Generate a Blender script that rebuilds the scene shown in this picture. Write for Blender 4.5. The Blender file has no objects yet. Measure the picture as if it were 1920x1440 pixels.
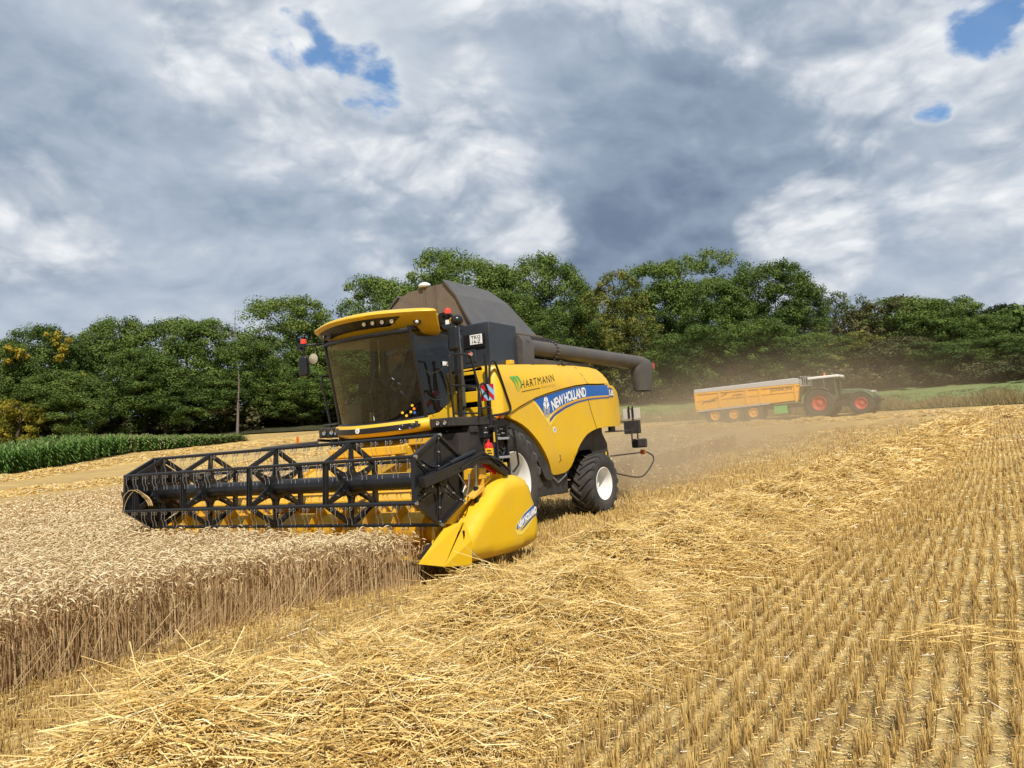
import bpy, math, random
import numpy as np
from mathutils import Vector, Matrix, geometry, noise

random.seed(7)
RNG = np.random.default_rng(11)
S = bpy.context.scene
COL = S.collection
R = math.radians

# ------------------------------------------------------------------ camera, sky, sun, exposure
# All building is done in "field" coordinates: the machine stands at the origin on z=0 and drives
# towards +x.  The field slopes, so at the end everything is turned by FIELD into gravity-up world.
CAM = Vector((11.296, 8.657, 1.5615))
DIR = Vector((-0.8453, -0.5284, 0.0791)).normalized()
RGT = Vector((-0.5335, 0.8428, -0.0712)).normalized()
UPV = RGT.cross(DIR).normalized()
PITCH = R(3.0)
flat = Vector((DIR.x, DIR.y, 0)).normalized()
dw = flat * math.cos(PITCH) + Vector((0, 0, math.sin(PITCH)))
rw = dw.cross(Vector((0, 0, 1))).normalized()
uw = rw.cross(dw)
A = Matrix((RGT, UPV, -DIR)).transposed()
B = Matrix((rw, uw, -dw)).transposed()
ROT = B @ A.transposed()                       # field -> world rotation
FIELD = Matrix.Translation(CAM) @ ROT.to_4x4() @ Matrix.Translation(-CAM)

cd = bpy.data.cameras.new('camera')
cam = bpy.data.objects.new('camera', cd)
COL.objects.link(cam)
cam.matrix_world = Matrix.Translation(CAM) @ B.to_4x4()
cd.sensor_width = 36
cd.lens = 1451.9 / 1920 * 36
cd.clip_start = 0.1
cd.clip_end = 3000
S.camera = cam
S.view_settings.view_transform = 'Standard'
S.view_settings.look = 'None'
S.view_settings.exposure = 0.22
S.view_settings.gamma = 1
S.cycles.max_bounces = 6
S.cycles.diffuse_bounces = 3
S.cycles.transparent_max_bounces = 12
S.cycles.volume_bounces = 1
S.cycles.caustics_reflective = False
S.cycles.caustics_refractive = False

SUN_AZ, SUN_EL = R(38), R(50)                   # direction to the sun, azimuth from +x towards +y
sd = bpy.data.lights.new('sun', 'SUN')
sd.energy = 4.5
sd.angle = R(0.53)
sd.color = (1.0, 0.95, 0.86)
sun = bpy.data.objects.new('sun', sd)
COL.objects.link(sun)
sv = Vector((math.cos(SUN_EL) * math.cos(SUN_AZ), math.cos(SUN_EL) * math.sin(SUN_AZ), math.sin(SUN_EL)))
sun.rotation_euler = sv.to_track_quat('Z', 'Y').to_euler()


class NT:
    """tiny helper for node trees"""
    def __init__(s, tree):
        s.t = tree
        s.n = tree.nodes
        s.n.clear()

    def new(s, typ, ins=None, **kw):
        nd = s.n.new(typ)
        for k, v in kw.items():
            setattr(nd, k, v)
        for k, v in (ins or {}).items():
            i = nd.inputs[k]
            if hasattr(v, 'is_linked'):
                s.t.links.new(v, i)
            else:
                i.default_value = v
        return nd

    def math(s, op, a, b=None, c=None, clamp=False):
        nd = s.new('ShaderNodeMath', operation=op, use_clamp=clamp)
        for i, v in enumerate((a, b, c)):
            if v is None:
                continue
            if hasattr(v, 'is_linked'):
                s.t.links.new(v, nd.inputs[i])
            else:
                nd.inputs[i].default_value = v
        return nd.outputs[0]

    def noise(s, vec, scale, detail=4, rough=.55, dist=0):
        nd = s.new('ShaderNodeTexNoise', {'Scale': scale, 'Detail': detail, 'Roughness': rough, 'Distortion': dist})
        if vec is not None:
            s.t.links.new(vec, nd.inputs['Vector'])
        return nd.outputs['Fac']

    def mix(s, f, a, b, mode='MIX'):
        nd = s.new('ShaderNodeMix', data_type='RGBA', blend_type=mode)
        for k, v in ((0, f), (6, a), (7, b)):
            if hasattr(v, 'is_linked'):
                s.t.links.new(v, nd.inputs[k])
            else:
                nd.inputs[k].default_value = (*v, 1) if isinstance(v, tuple) and len(v) == 3 else v
        return nd.outputs[2]

    def ramp(s, f, stops):
        nd = s.new('ShaderNodeValToRGB')
        s.t.links.new(f, nd.inputs[0])
        el = nd.color_ramp.elements
        while len(el) < len(stops):
            el.new(.5)
        for e, (p, c) in zip(el, stops):
            e.position = p
            e.color = (*c, 1) if len(c) == 3 else c
        return nd.outputs[0]

    def maprange(s, v, a, b, c=0., d=1., smooth=True):
        nd = s.new('ShaderNodeMapRange', {'Value': v, 'From Min': a, 'From Max': b, 'To Min': c, 'To Max': d},
                   interpolation_type='SMOOTHSTEP' if smooth else 'LINEAR')
        return nd.outputs[0]


def sky_dir(az_off, el):
    """unit vector: az_off degrees to the right of the view heading, el degrees above the horizon"""
    h = math.atan2(flat.y, flat.x) - R(az_off)
    return Vector((math.cos(R(el)) * math.cos(h), math.cos(R(el)) * math.sin(h), math.sin(R(el))))


W = bpy.data.worlds.new('World')
S.world = W
W.use_nodes = True
t = NT(W.node_tree)
geo = t.new('ShaderNodeTexCoord').outputs['Generated']
sky = t.new('ShaderNodeTexSky', sky_type='NISHITA', sun_disc=False, sun_elevation=SUN_EL,
            sun_rotation=R(90) - SUN_AZ, air_density=1.0, dust_density=1.0, ozone_density=1.5)
sep = t.new('ShaderNodeSeparateXYZ', {0: geo})
# project the view direction on a cloud deck so clouds shrink towards the horizon
den = t.math('ADD', t.math('MAXIMUM', sep.outputs[2], 0.0), 0.26)
inv = t.math('DIVIDE', 1.0, den)
deck = t.new('ShaderNodeVectorMath', {0: geo}, operation='SCALE')
t.t.links.new(inv, deck.inputs['Scale'])
deckv = t.new('ShaderNodeVectorMath', {0: deck.outputs[0], 1: (1, 1, .35)}, operation='MULTIPLY').outputs[0]


def blob(az, el, rad, soft=1.0):
    v = sky_dir(az, el)
    dp = t.new('ShaderNodeVectorMath', {0: geo, 1: tuple(v)}, operation='DOT_PRODUCT').outputs['Value']
    return t.maprange(dp, math.cos(R(rad)), math.cos(R(rad * (1 - soft))))


def wsum(pairs):
    acc = None
    for f, w in pairs:
        v = t.math('MULTIPLY', f, w)
        acc = v if acc is None else t.math('ADD', acc, v)
    return acc


def shift(vec, off):
    return t.new('ShaderNodeVectorMath', {0: vec, 1: off}, operation='ADD').outputs[0]


hz = sv.copy(); hz.z = 0; hz.normalize()


def voro(vec, scale, detail, rough=.5):
    nd = t.new('ShaderNodeTexVoronoi', {'Scale': scale, 'Detail': detail, 'Roughness': rough, 'Lacunarity': 2.1}, feature='F1', normalize=True)
    t.t.links.new(vec, nd.inputs['Vector'])
    return t.math('SUBTRACT', 1.0, nd.outputs['Distance'])


# directions flattened a little so cloud forms widen towards the horizon
gv_ = t.new('ShaderNodeVectorMath', {0: geo, 1: (1, 1, 1.7)}, operation='MULTIPLY').outputs[0]
wn = t.new('ShaderNodeTexNoise', {'Vector': gv_, 'Scale': 3.2, 'Detail': 4.})
warp = t.new('ShaderNodeVectorMath', {0: wn.outputs['Color'], 1: (.5, .5, .5)}, operation='SUBTRACT').outputs[0]
warp = t.new('ShaderNodeVectorMath', {0: warp}, operation='SCALE'); warp.inputs['Scale'].default_value = .20
wv = t.new('ShaderNodeVectorMath', {0: gv_, 1: warp.outputs[0]}, operation='ADD').outputs[0]
big = t.noise(deckv, 0.9, 4, .5, .3)
fbm = t.noise(shift(gv_, (1.3, 5.2, 2.1)), 4.2, 10, .56, .2)
fine = t.noise(shift(gv_, (7.3, 2.2, 1.1)), 11., 8, .58, .3)
so = (hz.x * .012 + 0, hz.y * .012, .035)
puff = voro(wv, 6.5, 4., .5)
puff2 = voro(shift(wv, so), 6.5, 4., .5)
lit = t.math('SUBTRACT', puff, puff2)              # facing up towards the sun
soft = t.noise(shift(gv_, (4.3, .2, 3.1)), 2.6, 6, .5, .2)
# grey stratus layer with broad light and dark masses
mass = wsum([(blob(-24, 27, 22), .22), (blob(-4, 29, 16), .10), (blob(22, 27, 20), .10), (blob(31, 16, 14), .07), (blob(-2, 22, 14), .02),
             (blob(13, 15, 17), -.15), (blob(12, 11.5, 11), -.09), (blob(-10, 18.5, 10), -.08), (blob(-24, 16, 12), -.07), (blob(-34, 20, 9), -.10),
             (blob(33, 8, 14), .10), (blob(-30, 8, 12), .10), (blob(-18, 8, 12), .05), (blob(-8, 13, 9), .06)])
lumA = wsum([(big, .28), (soft, .45), (fbm, .36), (lit, .75)])
lumA = t.math('ADD', t.math('ADD', lumA, mass), -.03)
stratus = t.ramp(lumA, [(0.0, (.10, .138, .21)), (.25, (.155, .205, .295)), (.45, (.265, .33, .425)), (.62, (.40, .46, .545)), (.8, (.53, .58, .64)), (1.0, (.68, .71, .74))])
# brighter cumulus with crisp tops in front of it
bm_ = wsum([(blob(20.5, 12.4, 6.0), .34), (blob(1.5, 12.6, 5.5), .27), (blob(-33, 12.6, 7), .22), (blob(30, 20, 13), .13), (blob(24, 27, 10), .10), (blob(-17, 23.5, 9), .16),
            (blob(-22, 28, 10), .08), (blob(-8, 13.5, 7), .08), (blob(33, 9.5, 8), .10), (blob(-28, 10, 9), .06), (blob(-4, 20, 7), .05), (blob(13, 14, 13), -.18), (blob(-33, 20, 8), -.08)])
bm_ = t.math('ADD', bm_, t.math('ADD', t.math('MULTIPLY', fbm, .75), t.math('MULTIPLY', puff, .25)))
bmask = t.maprange(bm_, .565, .715)
lumB = wsum([(lit, 3.0), (puff, .45), (fine, .38)])
lumB = t.math('ADD', lumB, t.math('MULTIPLY', t.math('SUBTRACT', bm_, .6), .9))
cum = t.ramp(t.math('ADD', lumB, -.10), [(.05, (.27, .33, .42)), (.35, (.42, .47, .54)), (.62, (.60, .635, .68)), (.92, (.84, .85, .855))])
cloud = t.mix(t.math('MULTIPLY', bmask, .78), stratus, cum)
# blue holes with ragged edges
holes = wsum([(blob(-10.2, 23.9, 3.5), .42), (blob(-13.6, 25.0, 2.2), .34), (blob(-15.9, 26.0, 2.9), .38), (blob(32.8, 25.4, 4.6), .46), (blob(29.1, 20.4, 1.9), .42), (blob(-36, 5.5, 3), .2)])
gate = t.maprange(holes, .02, .22)
hm = t.math('ADD', holes, t.math('MULTIPLY', gate, t.math('ADD', t.math('MULTIPLY', t.math('SUBTRACT', fine, .5), 1.5), t.math('MULTIPLY', t.math('SUBTRACT', puff, .62), -.9))))
hmask = t.math('MULTIPLY', t.maprange(hm, .19, .52), .90)
edge = t.maprange(hm, .02, .28)
cloud = t.mix(t.math('MULTIPLY', edge, .40), cloud, (.66, .69, .73))
scl = t.new('ShaderNodeVectorMath', {0: cloud, 1: (10., 10., 10.)}, operation='MULTIPLY').outputs[0]
blue = t.mix(1.0, sky.outputs[0], (.70, 1.12, 1.40), 'MULTIPLY')
col = t.mix(hmask, scl, blue)
bg = t.new('ShaderNodeBackground', {'Color': col, 'Strength': 0.1})
t.new('ShaderNodeOutputWorld', {'Surface': bg.outputs[0]})
W.cycles.sampling_method = 'MANUAL'
W.cycles.sample_map_resolution = 512

UPRIGHT = set()          # names of top-level objects that stand along gravity, not along the field


def tag(o, label, cat, group=None, kind=None):
    if label:
        o['label'] = label
    if cat:
        o['category'] = cat
    if group:
        o['group'] = group
    if kind:
        o['kind'] = kind
    return o


def empty(name, loc=(0, 0, 0), parent=None):
    o = bpy.data.objects.new(name, None)
    COL.objects.link(o)
    o.location = loc
    o.empty_display_size = .3
    if parent:
        o.parent = parent
    return o


# ------------------------------------------------------------------ materials
def mat(name, col, rough=.5, metal=0., var=.12, scale=6., bump=0., dust=0., dustcol=(.36, .27, .17), coat=0., spec=.5):
    m = bpy.data.materials.new(name)
    m.use_nodes = True
    t = NT(m.node_tree)
    tc = t.new('ShaderNodeTexCoord').outputs['Object']
    n = t.noise(tc, scale, 5, .6)
    c = t.mix(n, tuple(x * (1 - var) for x in col), tuple(min(1, x * (1 + var)) for x in col))
    r = t.maprange(n, .3, .7, max(0, rough - .08), min(1, rough + .1))
    if dust:
        g = t.new('ShaderNodeNewGeometry').outputs['Normal']
        up = t.new('ShaderNodeSeparateXYZ', {0: g}).outputs[2]
        n2 = t.noise(tc, 2.3, 7, .65, .4)
        f = t.math('MULTIPLY', t.maprange(n2, .35, .75), dust)
        f = t.math('ADD', f, t.math('MULTIPLY', t.maprange(up, .2, 1.), dust * .6), clamp=True)
        c = t.mix(f, c, dustcol)
        r = t.math('ADD', r, t.math('MULTIPLY', f, .4), clamp=True)
    b = t.new('ShaderNodeBsdfPrincipled', {'Base Color': c, 'Roughness': r, 'Metallic': metal, 'Coat Weight': coat, 'Specular IOR Level': spec})
    if bump:
        bn = t.new('ShaderNodeBump', {'Height': t.noise(tc, scale * 6, 4), 'Strength': bump, 'Distance': .02})
        t.t.links.new(bn.outputs[0], b.inputs['Normal'])
    t.new('ShaderNodeOutputMaterial', {'Surface': b.outputs[0]})
    return m


def attr_mat(name, stops, rough=.8, trans=0., noise_scale=0., attr='rnd', spec=.3, base_dark=None, objvar=0.):
    """stalk / leaf material: colour from a per-piece random attribute"""
    m = bpy.data.materials.new(name)
    m.use_nodes = True
    t = NT(m.node_tree)
    a = t.new('ShaderNodeAttribute', attribute_name=attr).outputs['Fac']
    if objvar:
        rnd = t.new('ShaderNodeObjectInfo').outputs['Random']
        a = t.math('ADD', a, t.math('MULTIPLY', t.math('SUBTRACT', rnd, .5), objvar), clamp=True)
    c = t.ramp(a, stops)
    b = t.new('ShaderNodeBsdfPrincipled', {'Base Color': c, 'Roughness': rough, 'Specular IOR Level': spec})
    out = b.outputs[0]
    if trans:
        tr = t.new('ShaderNodeBsdfTranslucent', {'Color': c})
        out = t.new('ShaderNodeMixShader', {0: trans, 1: out, 2: tr.outputs[0]}).outputs[0]
    t.new('ShaderNodeOutputMaterial', {'Surface': out})
    return m


def glass_mat(name, tint, opac, rough=.02):
    m = bpy.data.materials.new(name)
    m.use_nodes = True
    t = NT(m.node_tree)
    tr = t.new('ShaderNodeBsdfTransparent', {'Color': (*tint, 1)})
    gl = t.new('ShaderNodeBsdfGlossy', {'Color': (1, 1, 1, 1), 'Roughness': rough})
    df = t.new('ShaderNodeBsdfDiffuse', {'Color': (.16, .14, .10, 1)})
    tc = t.new('ShaderNodeTexCoord').outputs['Object']
    dirt = t.math('MULTIPLY', t.noise(tc, 3.0, 6, .6), opac)
    s1 = t.new('ShaderNodeMixShader', {0: dirt, 1: tr.outputs[0], 2: df.outputs[0]})
    fr = t.new('ShaderNodeFresnel', {'IOR': 1.5})
    s2 = t.new('ShaderNodeMixShader', {0: fr.outputs[0], 1: s1.outputs[0], 2: gl.outputs[0]})
    t.new('ShaderNodeOutputMaterial', {'Surface': s2.outputs[0]})
    return m


YEL = mat('yellow paint', (.77, .465, .007), .36, 0, .06, 2.5, dust=.26, dustcol=(.50, .35, .15), coat=.2)
YELD = mat('dusty yellow paint', (.72, .42, .015), .5, 0, .08, 2.5, dust=.55, dustcol=(.55, .38, .17))
YELH = mat('header yellow paint', (.76, .465, .005), .38, 0, .06, 4, dust=.12)
YELS = mat('yellow sheet metal', (.74, .40, .01), .45, 0, .12, 5, dust=.25)
BLK = mat('black paint', (.010, .011, .014), .32, 0, .2, 5, dust=.02)
BLKD = mat('dusty black plastic', (.022, .021, .021), .55, 0, .2, 4, dust=.22, dustcol=(.16, .125, .09))
SLATE = mat('dark slate panel', (.028, .034, .044), .38, 0, .1, 3, dust=.06, dustcol=(.12, .12, .12))
TANK = mat('dusty tank steel', (.125, .098, .076), .7, 0, .35, 3.5, dust=.35, dustcol=(.24, .17, .11), bump=.15)
FLAP = mat('grey tank cover', (.085, .085, .09), .55, 0, .22, 5, dust=.25, dustcol=(.16, .145, .125), bump=.1)
AUG = mat('dusty auger steel', (.07, .064, .06), .5, .0, .2, 4, dust=.3, dustcol=(.17, .135, .10))
RUB = mat('tyre rubber', (.03, .029, .028), .75, 0, .25, 7, dust=.4, dustcol=(.13, .105, .08), bump=.15)
WHT = mat('white rim paint', (.74, .73, .70), .4, 0, .06, 4, dust=.12, dustcol=(.5, .44, .35))
STEEL = mat('bare steel', (.50, .49, .47), .35, .9, .15, 9)
GREY = mat('grey step plastic', (.30, .30, .31), .6, 0, .12, 8)
RED = mat('red paint', (.60, .02, .015), .35, 0, .1, 5)
REDL = mat('red lamp plastic', (.72, .05, .02), .2, 0, .05, 5, coat=.5)
ORA = mat('orange lamp plastic', (.80, .19, .01), .2, 0, .05, 5, coat=.5)
LBLUE = mat('pale blue stripe', (.28, .55, .78), .5, 0, .05, 5)
BLUE = mat('blue decal', (.012, .11, .42), .35, 0, .04, 5)
NAVY = mat('navy decal', (.015, .07, .28), .35, 0, .04, 5)
WDEC = mat('white decal', (.82, .82, .80), .45, 0, .03, 5)
GDEC = mat('grey decal', (.36, .36, .37), .45, 0, .2, 30)
KDEC = mat('black lettering', (.02, .018, .012), .5, 0, .05, 5)
GOLD = mat('gold pinstripe', (.62, .30, .02), .45, 0, .05, 5)
GREEN = mat('green decal', (.10, .42, .07), .5, 0, .08, 5)
LENS = mat('lamp lens', (.75, .75, .73), .12, .35, .1, 30, coat=.6)
CHROME = mat('lamp reflector', (.8, .8, .8), .15, 1., .05, 9)
GLASSF = glass_mat('tinted cab glass', (.56, .62, .60), .035)
GLASSS = glass_mat('side cab glass', (.52, .60, .60), .10)
SEATM = mat('seat cloth', (.05, .05, .055), .9, 0, .2, 20)
BEIGE = mat('beige trim', (.35, .30, .22), .7, 0, .1, 8)
SKIN = mat('skin', (.50, .30, .20), .55, 0, .08, 8)
SHIRT = mat('blue work shirt', (.06, .08, .12), .85, 0, .15, 14)
CLOTHC = mat('tan cap', (.40, .33, .24), .85, 0, .1, 14)


# ------------------------------------------------------------------ mesh builder
def frame_from(d, up=None):
    d = Vector(d).normalized()
    up = Vector(up or (0, 0, 1))
    if abs(d.dot(up)) > .97:
        up = Vector((1, 0, 0))
    a = up.cross(d).normalized()
    return a, d.cross(a).normalized(), d


class MB:
    def __init__(s):
        s.v, s.f, s.m, s.i = [], [], [], 0

    def add(s, vs, fs):
        b = len(s.v)
        s.v += [tuple(v) for v in vs]
        s.f += [tuple(i + b for i in f) for f in fs]
        s.m += [s.i] * len(fs)
        return s

    def mi(s, i):
        s.i = i
        return s

    def box(s, c, sz, rot=None):
        x, y, z = (k / 2 for k in sz)
        vs = [Vector(p) for p in ((-x, -y, -z), (x, -y, -z), (x, y, -z), (-x, y, -z), (-x, -y, z), (x, -y, z), (x, y, z), (-x, y, z))]
        if rot is not None:
            vs = [rot @ v for v in vs]
        c = Vector(c)
        return s.add([v + c for v in vs], [(0, 3, 2, 1), (4, 5, 6, 7), (0, 1, 5, 4), (1, 2, 6, 5), (2, 3, 7, 6), (3, 0, 4, 7)])

    def bounds(s, a, b):
        return s.box([(p + q) / 2 for p, q in zip(a, b)], [abs(q - p) for p, q in zip(a, b)])

    def bar(s, p, q, w, h, up=None):
        p, q = Vector(p), Vector(q)
        a, b, d = frame_from(q - p, up)
        vs = []
        for c in (p, q):
            vs += [c - a * w / 2 - b * h / 2, c + a * w / 2 - b * h / 2, c + a * w / 2 + b * h / 2, c - a * w / 2 + b * h / 2]
        return s.add(vs, [(0, 3, 2, 1), (4, 5, 6, 7), (0, 1, 5, 4), (1, 2, 6, 5), (2, 3, 7, 6), (3, 0, 4, 7)])

    def tube(s, path, r, n=8, cap=True, closed=False):
        P = [Vector(p) for p in path]
        m = len(P)
        rr = r if isinstance(r, (list, tuple)) else [r] * m
        vs, prev = [], None
        for i in range(m):
            if closed:
                d = P[(i + 1) % m] - P[i - 1]
            else:
                d = P[min(i + 1, m - 1)] - P[max(i - 1, 0)]
            d.normalize()
            if prev is None:
                a, b, _ = frame_from(d)
            else:
                a = prev - d * prev.dot(d)
                a = a.normalized() if a.length > 1e-6 else frame_from(d)[0]
                b = d.cross(a)
            prev = a
            for k in range(n):
                t = 2 * math.pi * k / n
                vs.append(P[i] + (a * math.cos(t) + b * math.sin(t)) * rr[i])
        fs = []
        for i in range(m if closed else m - 1):
            j = (i + 1) % m
            for k in range(n):
                l = (k + 1) % n
                fs.append((i * n + k, i * n + l, j * n + l, j * n + k))
        if cap and not closed:
            fs.append(tuple(range(n - 1, -1, -1)))
            fs.append(tuple((m - 1) * n + k for k in range(n)))
        return s.add(vs, fs)

    def cyl(s, p, q, r, n=14, r2=None):
        return s.tube([p, q], [r, r if r2 is None else r2], n)

    def prism(s, poly, axis, a, b):
        def put(u, v, w):
            return {'y': (u, w, v), 'x': (w, u, v), 'z': (u, v, w)}[axis]
        n = len(poly)
        vs = [put(u, v, a) for u, v in poly] + [put(u, v, b) for u, v in poly]
        area = sum(poly[i][0] * poly[(i + 1) % n][1] - poly[(i + 1) % n][0] * poly[i][1] for i in range(n))
        fs = [tuple(range(n)), tuple(range(2 * n - 1, n - 1, -1))] + [(i, i + n, (i + 1) % n + n, (i + 1) % n) for i in range(n)]
        return s.add(vs, fs)

    def lathe(s, prof, c, axis='y', n=32):
        """prof = [(along axis, radius)]"""
        c = Vector(c)
        ax = {'x': (Vector((1, 0, 0)), Vector((0, 1, 0)), Vector((0, 0, 1))), 'y': (Vector((0, 1, 0)), Vector((0, 0, 1)), Vector((1, 0, 0))),
              'z': (Vector((0, 0, 1)), Vector((1, 0, 0)), Vector((0, 1, 0)))}[axis] if isinstance(axis, str) else axis
        vs = []
        for h, r in prof:
            for k in range(n):
                t = 2 * math.pi * k / n
                vs.append(c + ax[0] * h + (ax[1] * math.cos(t) + ax[2] * math.sin(t)) * r)
        m = len(prof)
        fs = [(i * n + k, i * n + (k + 1) % n, (i + 1) * n + (k + 1) % n, (i + 1) * n + k) for i in range(m - 1) for k in range(n)]
        return s.add(vs, fs)

    def grid(s, rows, close=False):
        m, n = len(rows), len(rows[0])
        fs = []
        for i in range(m - 1):
            for k in range(n if close else n - 1):
                l = (k + 1) % n
                fs.append((i * n + k, i * n + l, (i + 1) * n + l, (i + 1) * n + k))
        return s.add([p for r in rows for p in r], fs)

    def ball(s, c, r, n=12, m=8):
        r = r if isinstance(r, (tuple, list)) else (r, r, r)
        rows = []
        for i in range(m + 1):
            ph = math.pi * i / m
            rows.append([(c[0] + r[0] * math.sin(ph) * math.cos(2 * math.pi * k / n), c[1] + r[1] * math.sin(ph) * math.sin(2 * math.pi * k / n),
                          c[2] + r[2] * math.cos(ph)) for k in range(n)])
        return s.grid(rows, True)

    def build(s, name, mats, parent=None, smooth=38, bevel=0., seg=2, fix=True):
        me = bpy.data.meshes.new(name)
        me.from_pydata(s.v, [], s.f)
        for m in (mats if isinstance(mats, (list, tuple)) else [mats]):
            me.materials.append(m)
        me.polygons.foreach_set('material_index', s.m)
        if fix:
            import bmesh
            bm = bmesh.new()
            bm.from_mesh(me)
            bmesh.ops.recalc_face_normals(bm, faces=bm.faces)
            bm.to_mesh(me)
            bm.free()
        if smooth:
            me.shade_smooth()
            me.set_sharp_from_angle(angle=R(smooth))
        me.update()
        o = bpy.data.objects.new(name, me)
        COL.objects.link(o)
        if parent:
            o.parent = parent
        if bevel:
            b = o.modifiers.new('bevel', 'BEVEL')
            b.width = bevel
            b.segments = seg
            b.limit_method = 'ANGLE'
            b.angle_limit = R(35)
            b.harden_normals = True
        return o


def npmesh(name, verts, faces, mats, rnd=None, mi=None, smooth=False, attr='rnd', parent=None):
    """big meshes straight from numpy; faces (n,k) of one size or a list of such arrays"""
    me = bpy.data.meshes.new(name)
    fl = faces if isinstance(faces, list) else [faces]
    fl = [f for f in fl if len(f)]
    verts = np.ascontiguousarray(verts, dtype=np.float32)
    me.vertices.add(len(verts))
    me.vertices.foreach_set('co', verts.ravel())
    nl = sum(f.size for f in fl)
    me.loops.add(nl)
    me.loops.foreach_set('vertex_index', np.concatenate([f.ravel() for f in fl]).astype(np.int32))
    tot = np.concatenate([np.full(len(f), f.shape[1], np.int32) for f in fl])
    me.polygons.add(len(tot))
    me.polygons.foreach_set('loop_start', np.concatenate([[0], np.cumsum(tot)[:-1]]).astype(np.int32))
    for m in (mats if isinstance(mats, (list, tuple)) else [mats]):
        me.materials.append(m)
    if mi is not None:
        me.polygons.foreach_set('material_index', np.asarray(mi, np.int32))
    me.polygons.foreach_set('use_smooth', np.full(len(tot), smooth, bool))
    if rnd is not None:
        me.attributes.new(attr, 'FLOAT', 'POINT').data.foreach_set('value', np.asarray(rnd, np.float32))
    me.update(calc_edges=True)
    o = bpy.data.objects.new(name, me)
    COL.objects.link(o)
    if parent:
        o.parent = parent
    return o


def catmull(pts, n=6, closed=False):
    P = [Vector(p) for p in pts]
    m = len(P)
    out = []
    for i in range(m if closed else m - 1):
        if closed:
            p0, p1, p2, p3 = P[i - 1], P[i], P[(i + 1) % m], P[(i + 2) % m]
        else:
            p0, p1, p2, p3 = P[max(i - 1, 0)], P[i], P[i + 1], P[min(i + 2, m - 1)]
        for k in range(n):
            t = k / n
            out.append(.5 * ((2 * p1) + (p2 - p0) * t + (2 * p0 - 5 * p1 + 4 * p2 - p3) * t * t + (3 * p1 - p0 - 3 * p2 + p3) * t ** 3))
    if not closed:
        out.append(P[-1])
    return out


def inside(p, poly):
    c = False
    j = len(poly) - 1
    for i in range(len(poly)):
        if (poly[i][1] > p[1]) != (poly[j][1] > p[1]) and p[0] < (poly[j][0] - poly[i][0]) * (p[1] - poly[i][1]) / (poly[j][1] - poly[i][1]) + poly[i][0]:
            c = not c
        j = i
    return c


def resample(poly, step):
    out = []
    for i in range(len(poly)):
        a, b = Vector(poly[i][:2]), Vector(poly[(i + 1) % len(poly)][:2])
        n = max(1, int((b - a).length / step))
        out += [a + (b - a) * k / n for k in range(n)]
    return out


def fill(poly, step=.12):
    """2D outline -> (points, tris) with inner grid points"""
    b = resample(poly, step)
    xs, ys = [p[0] for p in b], [p[1] for p in b]
    pts = [Vector((p[0], p[1])) for p in b]
    nb = len(pts)
    x = min(xs) + step / 2
    while x < max(xs):
        y = min(ys) + step / 2
        while y < max(ys):
            q = Vector((x, y))
            if inside(q, b) and min((q - p).length for p in pts[:nb]) > step * .45:
                pts.append(q)
            y += step
        x += step
    r = geometry.delaunay_2d_cdt(pts, [(i, (i + 1) % nb) for i in range(nb)], [list(range(nb))], 1, 1e-5)
    return r[0], r[2], nb


def skin_panel(name, poly, surf, mats, parent=None, rim=.05, step=.12, lift=0., rimpull=.02, smooth=40):
    """a panel whose outline lies in (x,z) and whose face follows y = surf(x,z); rim turns in"""
    pts, tris, nb = fill(poly, step)
    mb = MB()
    cx = sum(p[0] for p in poly) / len(poly)
    vs = [(p.x, surf(p.x, p.y) + lift, p.y) for p in pts]
    mb.add(vs, [tuple(f) for f in tris])
    if rim:
        s = resample(poly, step)
        n = len(s)
        ring0 = [(p.x, surf(p.x, p.y) + lift, p.y) for p in s]
        sgn = 1 if surf(0, 1.5) > 0 else -1
        ring1 = [(x, y - rim * sgn, z) for x, y, z in ring0]
        mb.grid([ring0 + ring0[:1], ring1 + ring1[:1]])
    import bmesh
    o = mb.build(name, mats, parent, smooth=0, fix=False)
    bm = bmesh.new()
    bm.from_mesh(o.data)
    bmesh.ops.remove_doubles(bm, verts=bm.verts, dist=.0008)
    bmesh.ops.recalc_face_normals(bm, faces=bm.faces)
    bm.to_mesh(o.data)
    bm.free()
    o.data.shade_smooth()
    o.data.set_sharp_from_angle(angle=R(smooth))
    return o


def text_mesh(body, size, bold=0., spacing=1.0, shear=0.):
    c = bpy.data.curves.new('lettering', 'FONT')
    c.body = body
    c.size = size
    c.offset = bold
    c.space_character = spacing
    c.shear = shear
    c.resolution_u = 3
    o = bpy.data.objects.new('lettering', c)
    me = bpy.data.meshes.new_from_object(o)
    vs = [v.co.copy() for v in me.vertices]
    fs = [tuple(p.vertices) for p in me.polygons]
    bpy.data.objects.remove(o)
    bpy.data.curves.remove(c)
    bpy.data.meshes.remove(me)
    w = max(v.x for v in vs) if vs else 1
    return vs, fs, w


def lettering(name, body, size, place, m, parent, width=None, bold=0., spacing=1., shear=0.):
    """place(u, v) -> 3D for u along the text in metres, v up"""
    vs, fs, w = text_mesh(body, size, bold, spacing, shear)
    k = (width / w) if width else 1.
    mb = MB()
    mb.add([place(v.x * k, v.y) for v in vs], fs)
    return mb.build(name, m, parent, smooth=0, fix=False)


def terr(x, y):
    d = math.hypot(x - CAM.x, y - CAM.y)
    return .00103 * max(0., min(d, 95.) - 16.) ** 2 + (4. * (1 - math.exp(-(d - 95.) / 40.)) if d > 95 else 0.)


def terrn(x, y):
    d = np.hypot(x - CAM.x, y - CAM.y)
    return .00103 * np.maximum(0., np.minimum(d, 95.) - 16.) ** 2 + np.where(d > 95, 4. * (1 - np.exp(-np.maximum(d - 95., 0) / 40.)), 0.)


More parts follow.
